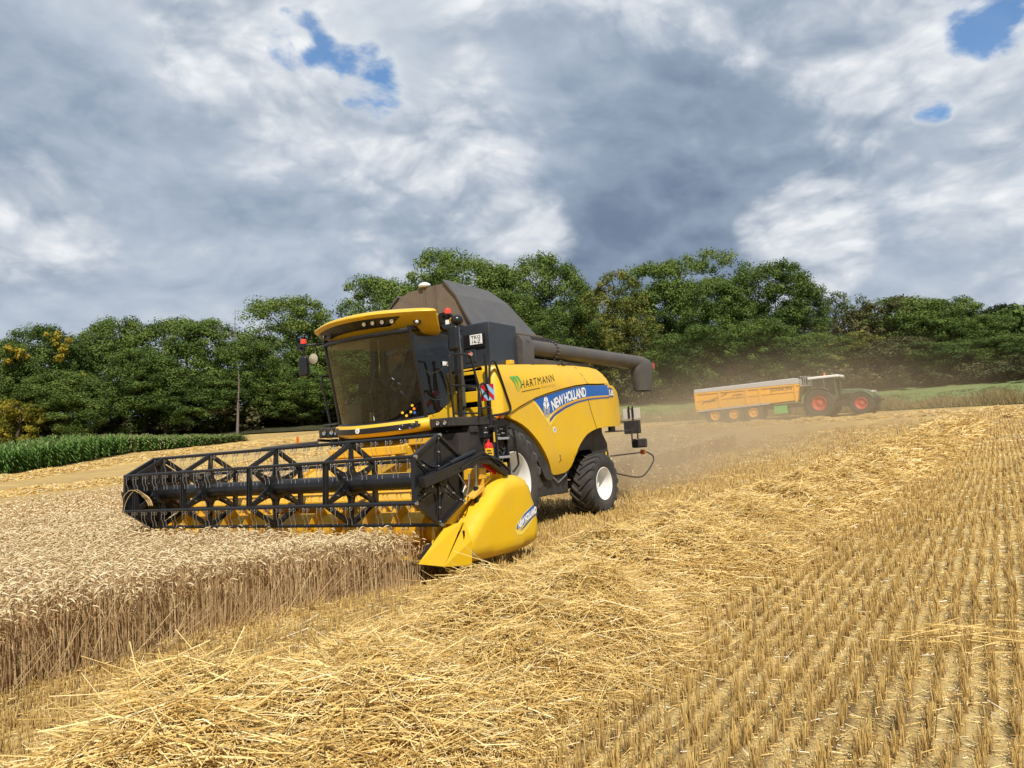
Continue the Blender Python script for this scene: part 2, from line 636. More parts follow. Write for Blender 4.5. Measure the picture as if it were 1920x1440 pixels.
def in_view(x, y, z, marg=.16):
    """keeps scattered pieces to what a camera near the photograph's can see"""
    dx, dy, dz = x - CAM.x, y - CAM.y, z - CAM.z
    dep = dx * DIR.x + dy * DIR.y + dz * DIR.z
    u = (dx * RGT.x + dy * RGT.y + dz * RGT.z) / np.maximum(dep, .05)
    v = (dx * UPV.x + dy * UPV.y + dz * UPV.z) / np.maximum(dep, .05)
    return (dep > .6) & (np.abs(u) < .662 + marg) & (v > -.496 - marg * .8), dep

# ------------------------------------------------------------------ wheels
def wheel(name, parent, c, Rt, w, Rr, side, nl=20, lug=.045, label=None):
    """tyre with chevron lugs and a dished white rim; side=+1: outer face towards +y"""
    root = empty(name, c, parent)
    if label:
        root['label'] = label
    Rc = Rt - lug
    mb = MB()
    h = w / 2
    prof = [(-.40 * w, Rr - .015), (-.45 * w, Rr + .03), (-.5 * w, Rr + .34 * (Rc - Rr)), (-.5 * w, Rr + .68 * (Rc - Rr)), (-.46 * w, Rc - .045), (-.40 * w, Rc - .015),
            (-.2 * w, Rc), (0, Rc + .004), (.2 * w, Rc), (.40 * w, Rc - .015), (.46 * w, Rc - .045), (.5 * w, Rr + .68 * (Rc - Rr)), (.5 * w, Rr + .34 * (Rc - Rr)),
            (.45 * w, Rr + .03), (.40 * w, Rr - .015)]
    mb.lathe(prof, (0, 0, 0), 'y', 56)
    for sd in (-1, 1):
        for k in range(nl):
            a0 = 2 * math.pi * (k + (.5 if sd > 0 else 0)) / nl
            rows = []
            for tt, rr, wd in ((-.03, Rc + lug, .055), (.2, Rc + lug, .055), (.38, Rc + lug * .95, .065), (.465, Rc + lug * .55, .08), (.505, Rc - .05, .085), (.51, Rc - .11, .06)):
                ang = a0 + sd * 0 + (abs(tt) * .95 * .62 / Rt)
                y = sd * tt * w
                da = wd / 2 / Rt
                ri = min(rr - .03, Rc - .02) if tt < .45 else rr - .05
                q = []
                for aa, r2 in ((ang - da * 1.25, ri), (ang - da, rr), (ang + da, rr), (ang + da * 1.25, ri)):
                    q.append((-math.sin(aa) * r2, y, math.cos(aa) * r2))
                rows.append(q)
            mb.grid(rows)
            mb.add(rows[0], [(0, 1, 2, 3)])
            mb.add(rows[-1], [(0, 1, 2, 3)])
    mb.build('tyre', RUB, root, smooth=35)
    mb = MB()
    s = side
    o = .40 * w * s
    prof = [(o, Rr - .02), (o + .03 * s, Rr + .012), (o + .035 * s, Rr), (o + .02 * s, Rr - .02), (o - .05 * s, Rr - .045), (o - .45 * w * s, Rr - .06), (o - .50 * w * s, Rr - .10),
            (o - .42 * w * s, Rr * .55), (o - .40 * w * s, Rr * .34), (o - .28 * w * s, Rr * .30), (o - .27 * w * s, .001)]
    mb.lathe(prof, (0, 0, 0), 'y', 40)
    for k in range(8):
        a = 2 * math.pi * k / 8
        p = Vector((math.cos(a) * Rr * .44, o - .42 * w * s, math.sin(a) * Rr * .44))
        mb.cyl(p, p + Vector((0, .05 * s, 0)), .016, 6)
    # inner side of the rim
    mb.lathe([(-o, Rr - .02), (-o - .02 * s, Rr + .005), (-o + .05 * s, Rr - .05), (-o + .1 * s, .05)], (0, 0, 0), 'y', 32)
    mb.build('rim', WHT, root, smooth=35)
    return root


# ------------------------------------------------------------------ the combine harvester
combine = tag(empty('combine_harvester'), 'big yellow combine harvester with a black reel cutting into the standing wheat', 'combine harvester')


def Yp(x, z):
    return 1.5 - .16 * (max(0, z - 2.62) / .45) ** 2 - .09 * (max(0, 1.45 - z) / .5) ** 2 - .17 * (max(0, -x - 3.75) / 1.2) ** 2


def part(mb, name, m, parent=None, **k):
    return mb.build(name, m, parent or combine, **k)


# chassis and body core
mb = MB()
mb.bounds((-4.2, -.84, .78), (1.15, .84, 2.0))
mb.bounds((-4.15, -1.40, 2.0), (.04, 1.40, 2.86))
mb.bounds((-1.95, -1.36, .58), (-1.0, 1.36, 1.9))
mb.bounds((-2.3, -1.30, .56), (-1.95, 1.30, .98))
mb.cyl((0, -1.0, .92), (0, 1.0, .92), .16, 12)
mb.cyl((-3.5, -1.05, .64), (-3.5, 1.05, .64), .09, 12)
part(mb, 'chassis', BLKD, bevel=.02)
# dark shields over the rear wheel and the straw chopper behind it
mb = MB()
mb.prism([(-2.32, 1.36), (-3.1, 1.86), (-4.1, 1.86), (-4.45, 1.45), (-4.42, .95), (-3.95, .98), (-3.6, 1.36), (-3.1, 1.36), (-2.75, 1.18), (-2.42, .8), (-2.3, .8)], 'y', 1.14, 1.20)
mb.prism([(-2.32, 1.36), (-3.1, 1.86), (-4.1, 1.86), (-4.45, 1.45), (-4.42, .95), (-3.95, .98), (-3.6, 1.36), (-3.1, 1.36), (-2.75, 1.18), (-2.42, .8), (-2.3, .8)], 'y', -1.20, -1.14)
mb.bounds((-4.4, -1.12, 1.0), (-3.9, 1.12, 1.9))
sh = part(mb, 'wheel_shield', BLKD, bevel=.008)
part(MB().bounds((-4.36, 1.202, 1.10), (-4.30, 1.212, 1.28)), 'side_marker', YEL, sh)
mb = MB()
mb.bounds((-4.75, -1.0, .72), (-4.4, 1.0, .80))
for k in range(9):
    y = -.95 + k * .2375
    mb.bar((-4.4, y, .78), (-5.0, y * 1.12, .70), .02, .09)
mb.bar((-4.4, 1.0, 1.72), (-5.15, 1.02, .66), .035, .05)
mb.bar((-4.5, .9, 1.60), (-5.3, .95, .60), .03, .04)
mb.bar((-4.4, -1.0, 1.72), (-5.15, -1.02, .66), .035, .05)
mb.tube(catmull([(-4.4, 1.05, 1.3), (-4.6, 1.07, 1.36), (-4.72, 1.06, 1.2), (-4.62, 1.04, .95)], 5), .022, 6)
mb.tube(catmull([(-4.45, 1.0, 1.05), (-4.75, 1.03, .9), (-4.9, 1.0, .75)], 5), .018, 6)
part(mb, 'straw_chopper', BLKD, bevel=0)

# front and rear wheels
wheel('front_wheel', combine, (0, 1.225, .92), .93, .64, .53, 1, 20, .05)
wheel('front_wheel', combine, (0, -1.225, .92), .93, .64, .53, -1, 20, .05)
rw_ = wheel('rear_wheel', combine, (-3.5, 1.27, .635), .64, .54, .335, 1, 18, .04)
rw_.rotation_euler = (0, R(7), R(-3))
rw_ = wheel('rear_wheel', combine, (-3.5, -1.27, .635), .64, .54, .335, -1, 18, .04)
rw_.rotation_euler = (0, R(3), R(-3))

# yellow side panels: upper cowl and lower door, both sides
UPPER = [(.21, 2.09), (.21, 2.5), (.21, 2.96), (.1, 2.968), (-.94, 3.03), (-2.0, 3.08), (-2.88, 3.10), (-3.5, 3.10), (-3.82, 3.07), (-3.98, 2.97), (-4.12, 2.80),
         (-4.1, 2.765), (-3.51, 2.735), (-3.06, 2.725), (-2.45, 2.67), (-1.89, 2.59), (-1.35, 2.50), (-.85, 2.40), (-.3, 2.24), (.05, 2.12)]
LOWER = [(.08, 2.085), (-.3, 2.21), (-.85, 2.375), (-1.35, 2.475), (-1.89, 2.565), (-2.45, 2.645), (-3.06, 2.70), (-3.51, 2.71), (-4.1, 2.735), (-4.5, 2.73), (-4.82, 2.6), (-4.98, 2.4), (-5.03, 2.15), (-4.98, 1.92), (-4.9, 1.84), (-4.3, 1.825),
         (-3.78, 1.82), (-3.4, 1.795), (-3.13, 1.745), (-2.92, 1.69), (-2.75, 1.61), (-2.6, 1.52), (-2.46, 1.41), (-2.37, 1.30), (-2.28, 1.18), (-2.2, 1.07), (-2.10, 1.0), (-1.95, .965), (-1.7, .95), (-1.55, .955), (-1.45, 1.0),
         (-1.27, 1.24), (-1.14, 1.39), (-1.01, 1.53), (-.88, 1.64), (-.75, 1.735), (-.6, 1.83), (-.41, 1.92), (-.2, 1.99), (0.0, 2.04)]
up_panel = skin_panel('upper_side_panel', UPPER, lambda x, z: Yp(x, z) + .035, YEL, combine, rim=.09)
low_panel = skin_panel('lower_side_panel', LOWER, Yp, YEL, combine, rim=.12)
skin_panel('upper_side_panel', UPPER, lambda x, z: -Yp(x, z) - .035, YEL, combine, rim=.09)
skin_panel('lower_side_panel', LOWER, lambda x, z: -Yp(x, z), YEL, combine, rim=.12)
# top deck joining the two cowls, tucked under the tank
mb = MB()
rows = []
for x in (.20, .15, -.94, -2.0, -2.88, -3.5, -3.82, -3.98, -4.12):
    z = np.interp(-x, [-.2, -.15, .94, 2.0, 2.88, 3.5, 3.82, 3.98, 4.12], [2.96, 2.965, 3.03, 3.08, 3.10, 3.10, 3.07, 2.97, 2.8])
    ye = Yp(x, z) + .03
    rows.append([(x, -ye, z - .004), (x, -ye + .2, z + .02), (x, 0, z + .03), (x, ye - .2, z + .02), (x, ye, z - .004)])
mb.grid(rows)
part(mb, 'top_deck', YEL)
# rounded dusty rear hood
mb = MB()
rows = []
for z, xo, wy in ((1.83, -4.9, 1.30), (2.0, -5.08, 1.32), (2.3, -5.16, 1.33), (2.55, -5.12, 1.34), (2.76, -4.98, 1.345), (2.90, -4.78, 1.34), (3.0, -4.5, 1.31), (3.05, -4.15, 1.26)):
    row = []
    for k in range(13):
        a = math.pi * k / 12
        cx, cy = math.sin(a), math.cos(a)
        row.append((-3.9 + (xo + 3.9) * abs(cx) ** .4, wy * math.copysign(abs(cy) ** .5, cy), z))
    rows.append(row)
mb.grid(rows)
part(mb, 'rear_hood', YELD, smooth=50)
# seams and warning marks
mb = MB()
for a, b in zip([(-2.83, 3.08), (-2.93, 2.9), (-3.03, 2.735)], [(-2.93, 2.9), (-3.03, 2.735), (-3.045, 2.73)]):
    mb.bar((a[0], Yp(*a) + .036, a[1]), (b[0], Yp(*b) + .036, b[1]), .012, .004, (0, 1, 0))
mb.build('panel_seam', BLKD, up_panel)
mb = MB()
sp = [(-3.03, 2.70), (-3.06, 2.4), (-3.16, 2.15), (-3.35, 1.80)]
for a, b in zip(sp[:-1], sp[1:]):
    mb.bar((a[0], Yp(*a) + .004, a[1]), (b[0], Yp(*b) + .004, b[1]), .012, .004, (0, 1, 0))
mb.build('panel_seam', BLKD, low_panel)


def decal(name, poly, m, parent, lift, step=.1, base=0.):
    return skin_panel(name, poly, lambda x, z: Yp(x, z) + base, m, parent, rim=0, step=step, lift=lift)


# blue swoosh, stripes, leaf emblem and lettering
def band(top, bot):
    return top + bot[::-1]


TOPC = [(-.80, 2.372), (-1.35, 2.462), (-1.89, 2.552), (-2.45, 2.632), (-3.06, 2.69), (-3.51, 2.70), (-4.08, 2.722)]
BOTC = [(-1.385, 2.02), (-1.62, 2.20), (-2.06, 2.305), (-2.55, 2.395), (-3.05, 2.455), (-3.6, 2.485), (-4.11, 2.505)]
decal('decal_edge', band([(-.77, 2.375), (-1.9, 2.558), (-3.06, 2.694), (-4.1, 2.727)],
                         [(-1.395, 1.87), (-1.62, 2.04), (-2.06, 2.19), (-2.55, 2.30), (-3.05, 2.37), (-3.6, 2.405), (-4.14, 2.425)]) , mat('pale yellow decal edge', (.86, .62, .10), .4), low_panel, .003)
decal('blue_swoosh', [*TOPC, (-4.11, 2.505), (-3.6, 2.485), (-3.05, 2.455), (-2.55, 2.395), (-2.06, 2.305), (-1.72, 2.21), (-1.40, 2.09), (-1.2, 2.10), (-1.05, 2.23), (-.93, 2.32)], BLUE, low_panel, .006)
decal('gold_stripe', band([(-1.50, 2.09), (-1.72, 2.19), (-2.06, 2.29), (-2.55, 2.38), (-3.05, 2.44), (-3.6, 2.47), (-4.11, 2.49)],
                          [(-1.45, 2.04), (-1.70, 2.15), (-2.06, 2.255), (-2.55, 2.35), (-3.05, 2.41), (-3.6, 2.445), (-4.11, 2.465)]), GOLD, low_panel, .0075)
decal('navy_stripe', band([(-1.40, 2.02), (-1.62, 2.12), (-2.06, 2.255), (-2.55, 2.35), (-3.05, 2.41), (-3.6, 2.445), (-4.12, 2.465)],
                          [(-1.37, 1.94), (-1.60, 2.07), (-2.06, 2.215), (-2.55, 2.32), (-3.05, 2.385), (-3.6, 2.42), (-4.12, 2.442)]), NAVY, low_panel, .009)
# leaf emblem: five pairs of pale blades around a spine
mb = MB()
ex, ez = -1.29, 2.24


def blade(pts):
    q = [Vector((p[0], p[1])) for p in pts]
    mb.add([(ex - p.x, Yp(ex - p.x, ez + p.y) + .011, ez + p.y) for p in q], [tuple(range(len(q)))])


for s in (-1, 1):
    mb.mi(0)
    blade([(s * .008, .185), (s * .06, .165), (s * .085, .10), (s * .05, .105), (s * .008, .06)])
    blade([(s * .09, .09), (s * .115, .02), (s * .075, .0), (s * .012, -.06), (s * .012, .04), (s * .05, .09)])
    mb.mi(1)
    blade([(s * .117, .0), (s * .12, -.07), (s * .09, -.09), (s * .012, -.15), (s * .012, -.08), (s * .07, -.015)])
    blade([(s * .118, -.09), (s * .095, -.16), (s * .03, -.20), (s * .012, -.17), (s * .08, -.10)])
mb.build('leaf_emblem', [WDEC, GDEC], low_panel, smooth=0, fix=False)


def on_curve(curve, base):
    """text path on the panel: u runs towards -x along a polyline (x,z)"""
    P = [Vector(p) for p in curve]

    def place(u, v):
        for a, b in zip(P[:-1], P[1:]):
            L = (b - a).length
            if u <= L or b is P[-1]:
                d = (b - a) / L
                n = Vector((d.y, -d.x)) * (1 if d.x > 0 else -1)
                if n.y < 0:
                    n = -n
                q = a + d * u + n * v
                return (q.x, Yp(q.x, q.y) + base, q.y)
            u -= L
    return place


lettering('maker_lettering', 'NEW HOLLAND', .262, on_curve([(-1.52, 2.165), (-1.8, 2.262), (-2.25, 2.365), (-2.7, 2.435), (-3.2, 2.487)], .011), WDEC, low_panel, width=1.50, bold=.009, spacing=.92)
decal('model_plate', [(-4.12, 2.68), (-4.12, 2.47), (-4.40, 2.47), (-4.47, 2.58), (-4.36, 2.66)], NAVY, low_panel, .006)
lettering('model_number', '5.80', .17, lambda u, v: (-4.125 - u, Yp(-4.125 - u, 2.5 + v) + .011, 2.505 + v), WDEC, low_panel, width=.30, bold=.008)
lettering('owner_lettering', 'HARTMANN', .20, lambda u, v: (-.375 - u * .985, Yp(-.375 - u, 2.56 + v + u * .135) + .041, 2.555 + u * .135 + v), KDEC, up_panel, width=1.30, bold=-.001, spacing=1.2)
lettering('owner_small_lettering', 'M A R U R I C H', .07, lambda u, v: (-1.10 - u, Yp(-1.1 - u, 2.60 + v) + .041, 2.575 + u * .10 + v), mat('faint lettering', (.55, .32, .02), .5), up_panel, width=.52)
mb = MB()
mb.bar((-.40, Yp(-.4, 2.5) + .041, 2.50), (-1.06, Yp(-1.06, 2.58) + .041, 2.585), .008, .003, (0, 1, 0))
mb.build('owner_underline', KDEC, up_panel)
mb = MB()
for k, (x0, w_) in enumerate(((-.04, .10), (-.14, .09), (-.25, .085))):
    top = [(x0 - w_ * 1.5 + .0, 2.775 + k * .012), (x0 - w_ * .3, 2.765 + k * .012)]
    c = catmull([(x0, 2.755 + .01 * k, 0), (x0 - .13, 2.65, 0), (-.26 - .015 * k, 2.49 - .0 * k, 0)], 5)
    e = catmull([(x0 - w_, 2.765 + .01 * k, 0), (x0 - .12 - w_ * .55, 2.65, 0), (-.26 - .015 * k, 2.49, 0)], 5)
    mb.add([(p.x, Yp(p.x, p.y) + .041, p.y) for p in c + e[::-1]], [tuple(range(len(c) + len(e)))])
mb.build('owner_logo', GREEN, up_panel, smooth=0, fix=False)
mb = MB()
p = (-1.55, 1.80)
mb.cyl((p[0], Yp(*p) + .002, p[1]), (p[0], Yp(*p) + .006, p[1]), .055, 20)
rs = mb.build('round_sticker', WDEC, low_panel)
mb = MB()
for dz in (-.018, .004, .026):
    mb.bounds((p[0] - .032, Yp(*p) + .006, p[1] + dz - .005), (p[0] + .032, Yp(*p) + .008, p[1] + dz + .005))
mb.build('sticker_print', NAVY, rs)
mb = MB()
for px_, pz, r_ in ((-1.70, 1.30, .022), (-1.72, 1.24, .018), (-1.75, 1.21, .012), (-1.69, 1.19, .012)):
    mb.bar((px_, Yp(px_, pz) + .003, pz + r_), (px_ - .01, Yp(px_, pz) + .003, pz - r_), r_ * 1.1, .004, (0, 1, 0))
mb.build('warning_pictogram', KDEC, low_panel)
part(MB().bounds((-.30, 1.30, 3.0), (-.42, 1.42, 3.08)), 'filler_cap', YEL, bevel=.015)

# front face of the body with two openings
fx = .42
mb = MB()
mb.bounds((fx - .05, .62, 2.10), (fx, .80, 2.88))
mb.bounds((fx - .05, 1.13, 2.10), (fx, 1.28, 2.88))
for z0, z1 in ((2.10, 2.26), (2.35, 2.535), (2.82, 2.88)):
    mb.bounds((fx - .05, .80, z0), (fx, 1.13, z1))
cr = []
for k in range(9):
    a = math.pi / 2 * k / 8
    cr.append((.215 + .205 * math.cos(a), 1.28 + .255 * math.sin(a)))
mb.grid([[(x, y, 2.06) for x, y in cr], [(x, y, 2.88) for x, y in cr], [(x - .02, y - .02, 2.93) for x, y in cr], [(x - .07, y - .08, 2.955) for x, y in cr], [(x - .2, y - .3, 2.96) for x, y in cr]])
mb.add([(fx - .001, .62, 2.88), (fx - .02, 1.28, 2.93), (.2, 1.28, 2.962), (.2, .62, 2.962)], [(0, 1, 2, 3)])
ff = part(mb, 'front_face_panel', YEL, bevel=.012)
mb = MB()
mb.bounds((.05, .63, 2.11), (.07, 1.27, 2.85))
mb.tube(catmull([(.25, .78, 2.58), (.32, .95, 2.60), (.25, 1.15, 2.57)], 5), .05, 10)
mb.build('opening_lining', BLK, ff)
part(MB().bounds((.36, 1.42, 2.03), (.24, 1.545, 2.115)), 'side_lamp', ORA, bevel=.012)

# fender arch over the front wheel
outer = [(.95, 2.05), (.55, 2.08), (.20, 2.05), (-.10, 1.985), (-.41, 1.87), (-.75, 1.67), (-1.01, 1.46), (-1.27, 1.17), (-1.46, .93)]
inner = [(.95, 1.99), (.5, 1.98), (.15, 1.94), (-.15, 1.86), (-.42, 1.72), (-.66, 1.53), (-.86, 1.32), (-1.02, 1.10), (-1.14, .92), (-1.26, .86), (-1.4, .87)]
for s in (-1, 1):
    mb = MB()
    mb.prism(outer + inner[::-1], 'y', s * .95, s * 1.46)
    part(mb, 'wheel_arch', BLKD, bevel=.012)
mb = MB()
mb.tube([(-1.5, 1.38, .95), (-1.72, 1.40, .80), (-2.05, 1.40, .92), (-2.05, 1.38, 1.1)], .014, 6)
part(mb, 'step_bar', STEEL)

# dark slate box behind the cab, with plate
box = part(MB().bounds((-.75, -1.26, 2.93), (.15, 1.30, 3.75)), 'service_box', SLATE, bevel=.025)
mb = MB()
mb.bounds((.152, .76, 3.32), (.172, 1.21, 3.56))
mb.bounds((.172, .76, 3.32), (.182, 1.21, 3.345))
mb.build('plate_holder', BLK, box, bevel=.006)
pl = MB().bounds((.174, .90, 3.37), (.184, 1.16, 3.545)).build('licence_plate', WDEC, box, bevel=.006)
lettering('plate_lettering', 'TKG', .085, lambda u, v: (.187, .93 + u, 3.468 + v), KDEC, pl, width=.20, bold=.001)
lettering('plate_lettering', '14-Z', .085, lambda u, v: (.187, .93 + u, 3.388 + v), KDEC, pl, width=.20, bold=.001)
MB().bounds((.152, .77, 3.07), (.165, .99, 3.31)).build('access_cover', SLATE, box, bevel=.01)
st = MB().cyl((.166, .88, 3.21), (.172, .88, 3.21), .047, 20).build('warning_sticker', WDEC, box)
mb = MB()
mb.tube([(.174, .88 + .04 * math.cos(a * .5236), 3.21 + .04 * math.sin(a * .5236)) for a in range(12)], .007, 6, closed=True)
mb.bar((.174, .88, 3.235), (.174, .875, 3.185), .018, .004, (1, 0, 0))
mb.build('warning_mark', RED, st)

# grain tank with raised covers
tank = part(MB().bounds((-2.25, -1.2, 2.95), (-.77, 1.0, 3.72)).bounds((-.77, -1.0, 3.752), (.05, .62, 3.80)), 'grain_tank', TANK, bevel=.01)
mb = MB()
mb.add([(.06, -1.22, 3.70), (.06, .95, 3.70), (.10, .62, 4.32), (.08, .36, 4.60), (.08, -.50, 4.56), (.08, -.80, 4.46), (.10, -.98, 4.24)], [(0, 1, 2, 3, 4, 5, 6)])
o = mb.build('front_cover', TANK, tank, smooth=0)
so = o.modifiers.new('thick', 'SOLIDIFY'); so.thickness = .025
mb = MB()
for y in (-.12, .12):
    mb.bounds((.085, y - .012, 3.75), (.10, y + .012, 4.60))
mb.build('cover_rib', TANK, o)
for s in (1, -1):
    mb = MB()
    e = 1.0 if s > 0 else 1.28
    mb.add([(.14, s * .97 * e, 3.70), (-2.18, s * .97 * e, 3.66), (-1.62, s * .62 * e, 4.36), (.12, s * .62 * e * (1.22 if s < 0 else 1), 4.34), (-1.35, s * .36, 4.64), (.13, s * (.36 if s > 0 else .74), 4.66 if s > 0 else 4.52)], [(0, 1, 2, 3), (3, 2, 4, 5)])
    o = mb.build('side_cover', FLAP, tank, smooth=0)
    so = o.modifiers.new('thick', 'SOLIDIFY'); so.thickness = .03
mb = MB()
mb.add([(-2.16, -.95, 3.68), (-2.16, .95, 3.68), (-1.60, .60, 4.34), (-1.34, .36, 4.6), (-1.34, -.36, 4.6), (-1.60, -.60, 4.34)], [(0, 1, 2, 3, 4, 5)])
o = mb.build('rear_cover', FLAP, tank, smooth=0)
so = o.modifiers.new('thick', 'SOLIDIFY'); so.thickness = .025
mb = MB()
mb.bounds((-2.5, -1.0, 3.62), (-.3, 1.03, 3.68))
mb.bounds((-2.62, .9, 3.55), (-1.6, 1.08, 3.66))
mb.tube([(-2.5, 1.0, 3.60), (-2.9, 1.0, 3.61)], .012, 6)
mb.tube([(-2.5, .95, 3.66), (-3.05, 1.0, 3.66)], .012, 6)
mb.build('tank_rim', BLKD, tank, bevel=.006)
mb = MB()
mb.lathe([(0, .001), (0, .105), (.025, .12), (.06, .105), (.085, .06), (.095, .001)], (.05, -.13, 4.60), 'z', 24)
mb.cyl((.05, -.13, 4.5), (.05, -.13, 4.62), .03, 8)
part(mb, 'gps_dome', mat('dome plastic', (.72, .72, .70), .3, 0, .05, 6, coat=.4))

# unloading auger folded back along the body
aug = MB()
aug.tube([(-1.1, 1.14, 3.40), (-6.35, 1.345, 3.345)], .165, 24)
aug = part(aug, 'unloading_auger', AUG, smooth=45)
for x in (-1.24, -2.2):
    mb = MB()
    y, z = 1.14 + (-(x) - 1.1) / 5.25 * .205, 3.40 - (-(x) - 1.1) / 5.25 * .055
    mb.lathe([(-.015, .165), (-.015, .198), (.015, .198), (.015, .165)], (x, y, z), 'x', 28)
    for k in range(16):
        a = 2 * math.pi * k / 16
        q = Vector((x, y + .186 * math.cos(a), z + .186 * math.sin(a)))
        mb.mi(1).cyl(q + Vector((.028, 0, 0)), q - Vector((.028, 0, 0)), .013, 6)
        mb.mi(0)
    mb.build('auger_flange', [BLKD, STEEL], aug)
mb = MB()
mb.prism([(1.02, 2.92), (1.40, 2.98), (1.42, 3.45), (1.34, 3.58), (1.02, 3.60)], 'x', -1.16, -.765)
mb.cyl((-.95, 1.40, 3.47), (-.95, 1.43, 3.47), .03, 10)
mb.bounds((-2.75, 1.05, 3.08), (-1.2, 1.28, 3.18))
mb.bounds((-3.7, 1.0, 3.10), (-2.75, 1.26, 3.19))
mb.build('auger_turret', AUG, aug, bevel=.015)
mb = MB()
rows = []
for z, xc, rx, ry in ((2.66, -6.36, .36, .145), (2.9, -6.38, .44, .155), (3.12, -6.40, .52, .165), (3.25, -6.42, .56, .168), (3.36, -6.40, .50, .16), (3.44, -6.36, .38, .12), (3.49, -6.3, .24, .05)):
    rows.append([(xc + rx * math.copysign(abs(math.cos(a)) ** .7, math.cos(a)), 1.352 + ry * math.copysign(abs(math.sin(a)) ** .7, math.sin(a)), z) for a in np.linspace(0, 2 * math.pi, 24, endpoint=False)])
mb.grid(rows, True)
mb.add(rows[-1], [tuple(range(24))])
sp = mb.build('auger_spout', AUG, aug, smooth=40)
MB().bounds((-6.94, 1.36, 3.22), (-6.99, 1.46, 3.36)).build('red_reflector', REDL, sp)
mb = MB()
MB().tube([(-4.25, 1.25, 3.20), (-4.25, 1.25, 2.85)], .012, 6).build('auger_prop', BLKD, aug)
mb.tube(catmull([(-2.1, 1.38, 3.09), (-2.2, 1.4, 3.17), (-2.3, 1.38, 3.10), (-2.55, 1.36, 3.13), (-2.7, 1.34, 3.10)], 5), .016, 6)
mb.build('auger_hose', BLKD, aug)

# ------------------------------------------------------------------ cab
cab = empty('cab', (0, 0, 0), combine)


def glass_front(s_, t_):
    zt = 2.11 + 1.37 * t_
    yy = s_ * .92
    return (1.60 + .27 * t_ + (.26 - .12 * t_) * (1 - s_ * s_), yy, zt - .05 * (1 - s_ * s_) * (1 - t_))


mb = MB()
mb.grid([[glass_front(-1 + k / 10, i / 8) for k in range(21)] for i in range(9)])
mb.build('windscreen', GLASSF, cab, smooth=80, fix=False)
mb = MB()
mb.add([(.78, .95, 2.52), (.95, .95, 2.36), (1.25, .95, 2.20), (1.60, .94, 2.13), (1.87, .94, 3.48), (.72, .95, 3.50)], [(0, 1, 2, 3, 4, 5)])
mb.build('door_glass', GLASSS, cab, smooth=0)
mb = MB()
mb.add([(.6, -.95, 2.2), (1.60, -.94, 2.13), (1.87, -.94, 3.52), (.55, -.95, 3.55)], [(0, 1, 2, 3)])
mb.build('side_glass', GLASSS, cab, smooth=0)
mb = MB()
mb.add([(.52, -.80, 2.75), (.52, .70, 2.75), (.50, .70, 3.5), (.50, -.80, 3.5)], [(0, 1, 2, 3)])
mb.build('rear_glass', GLASSS, cab, smooth=0)
mb = MB()
for s in (1, -1):
    mb.tube(catmull([(1.585, s * .935, 2.08), (1.66, s * .935, 2.5), (1.77, s * .935, 3.05), (1.88, s * .935, 3.56)], 4), .032, 8)
    mb.bar((.70, s * .93, 2.05), (.64, s * .93, 3.56), .11, .10)
    mb.bar((.64, s * .93, 3.53), (1.88, s * .93, 3.53), .05, .07)
mb.tube([glass_front(-1 + k / 10, 1.0) for k in range(21)], .035, 8)
mb.tube([glass_front(-1 + k / 10, 0.0) for k in range(21)], .03, 8)
mb.build('cab_frame', BLK, cab)
mb = MB()     # yellow skirts under the door glass and on the far side
mb.prism([(.62, 2.05), (1.60, 2.05), (1.60, 2.12), (1.25, 2.185), (.95, 2.34), (.78, 2.50), (.62, 2.62)], 'y', .88, .945)
mb.build('door_skirt', YEL, cab, bevel=.006)
mb = MB()
mb.prism([(.62, 2.05), (1.60, 2.05), (1.60, 2.12), (1.25, 2.15), (.62, 2.2)], 'y', -.945, -.88)
mb.build('door_skirt', YEL, cab, bevel=.006)
mb = MB()
mb.bounds((.45, -.9, 1.98), (1.75, .88, 2.06))
mb.bounds((.45, -.92, 2.06), (.52, .92, 2.74))
mb.bounds((.46, -.92, 2.74), (.52, -.80, 3.52))
mb.bounds((.46, .70, 2.74), (.52, .92, 3.52))
mb.bounds((.46, -.9, 3.50), (1.86, .9, 3.54))
mb.build('cab_shell', mat('dark cab trim', (.075, .072, .062), .7, 0, .1, 8), cab)
mb = MB()     # seat, arm console, steering column
mb.bounds((.80, -.24, 2.40), (1.28, .24, 2.53))
mb.bounds((.74, -.24, 2.50), (.88, .24, 3.15))
mb.bounds((.77, -.14, 3.15), (.86, .14, 3.33))
mb.bounds((.85, -.2, 2.06), (1.2, .2, 2.40))
mb.build('driver_seat', SEATM, cab, bevel=.05, seg=3)
mb = MB()
mb.bar((1.58, .02, 2.06), (1.42, .02, 2.66), .12, .14)
mb.tube([(1.40 + .06 * math.sin(a * .3927), .02 + .20 * math.cos(a * .3927), 2.68 + .19 * math.sin(a * .3927)) for a in range(16)], .018, 6, closed=True)
mb.bar((1.42, .02, 2.66), (1.40, -.17, 2.68), .03, .02)
mb.bar((1.42, .02, 2.66), (1.40, .21, 2.68), .03, .02)
mb.build('steering_wheel', BLK, cab)
mb = MB()
mb.bounds((.95, -.52, 2.30), (1.5, -.30, 2.62))
mb.bounds((1.42, -.60, 2.66), (1.47, -.34, 2.90))
mb.build('arm_console', BLKD, cab, bevel=.02)
mb = MB()
mb.bounds((1.40, -.80, 2.10), (1.62, -.42, 2.45))
mb.build('cab_locker', BEIGE, cab, bevel=.03)
MB().bounds((.60, -.60, 2.7), (.64, -.28, 3.35)).build('cab_screen', BEIGE, cab, bevel=.01)
mb = MB()
mb.bar((1.88, .10, 2.12), (1.80, -.02, 2.62), .012, .012)
mb.bar((1.80, -.02, 2.62), (1.86, .16, 2.95), .016, .01)
mb.build('windscreen_wiper', STEEL, cab)
mb = MB()
mb.bounds((.95, .962, 2.96), (1.10, .968, 3.03))
mb.build('door_sticker', WDEC, cab)
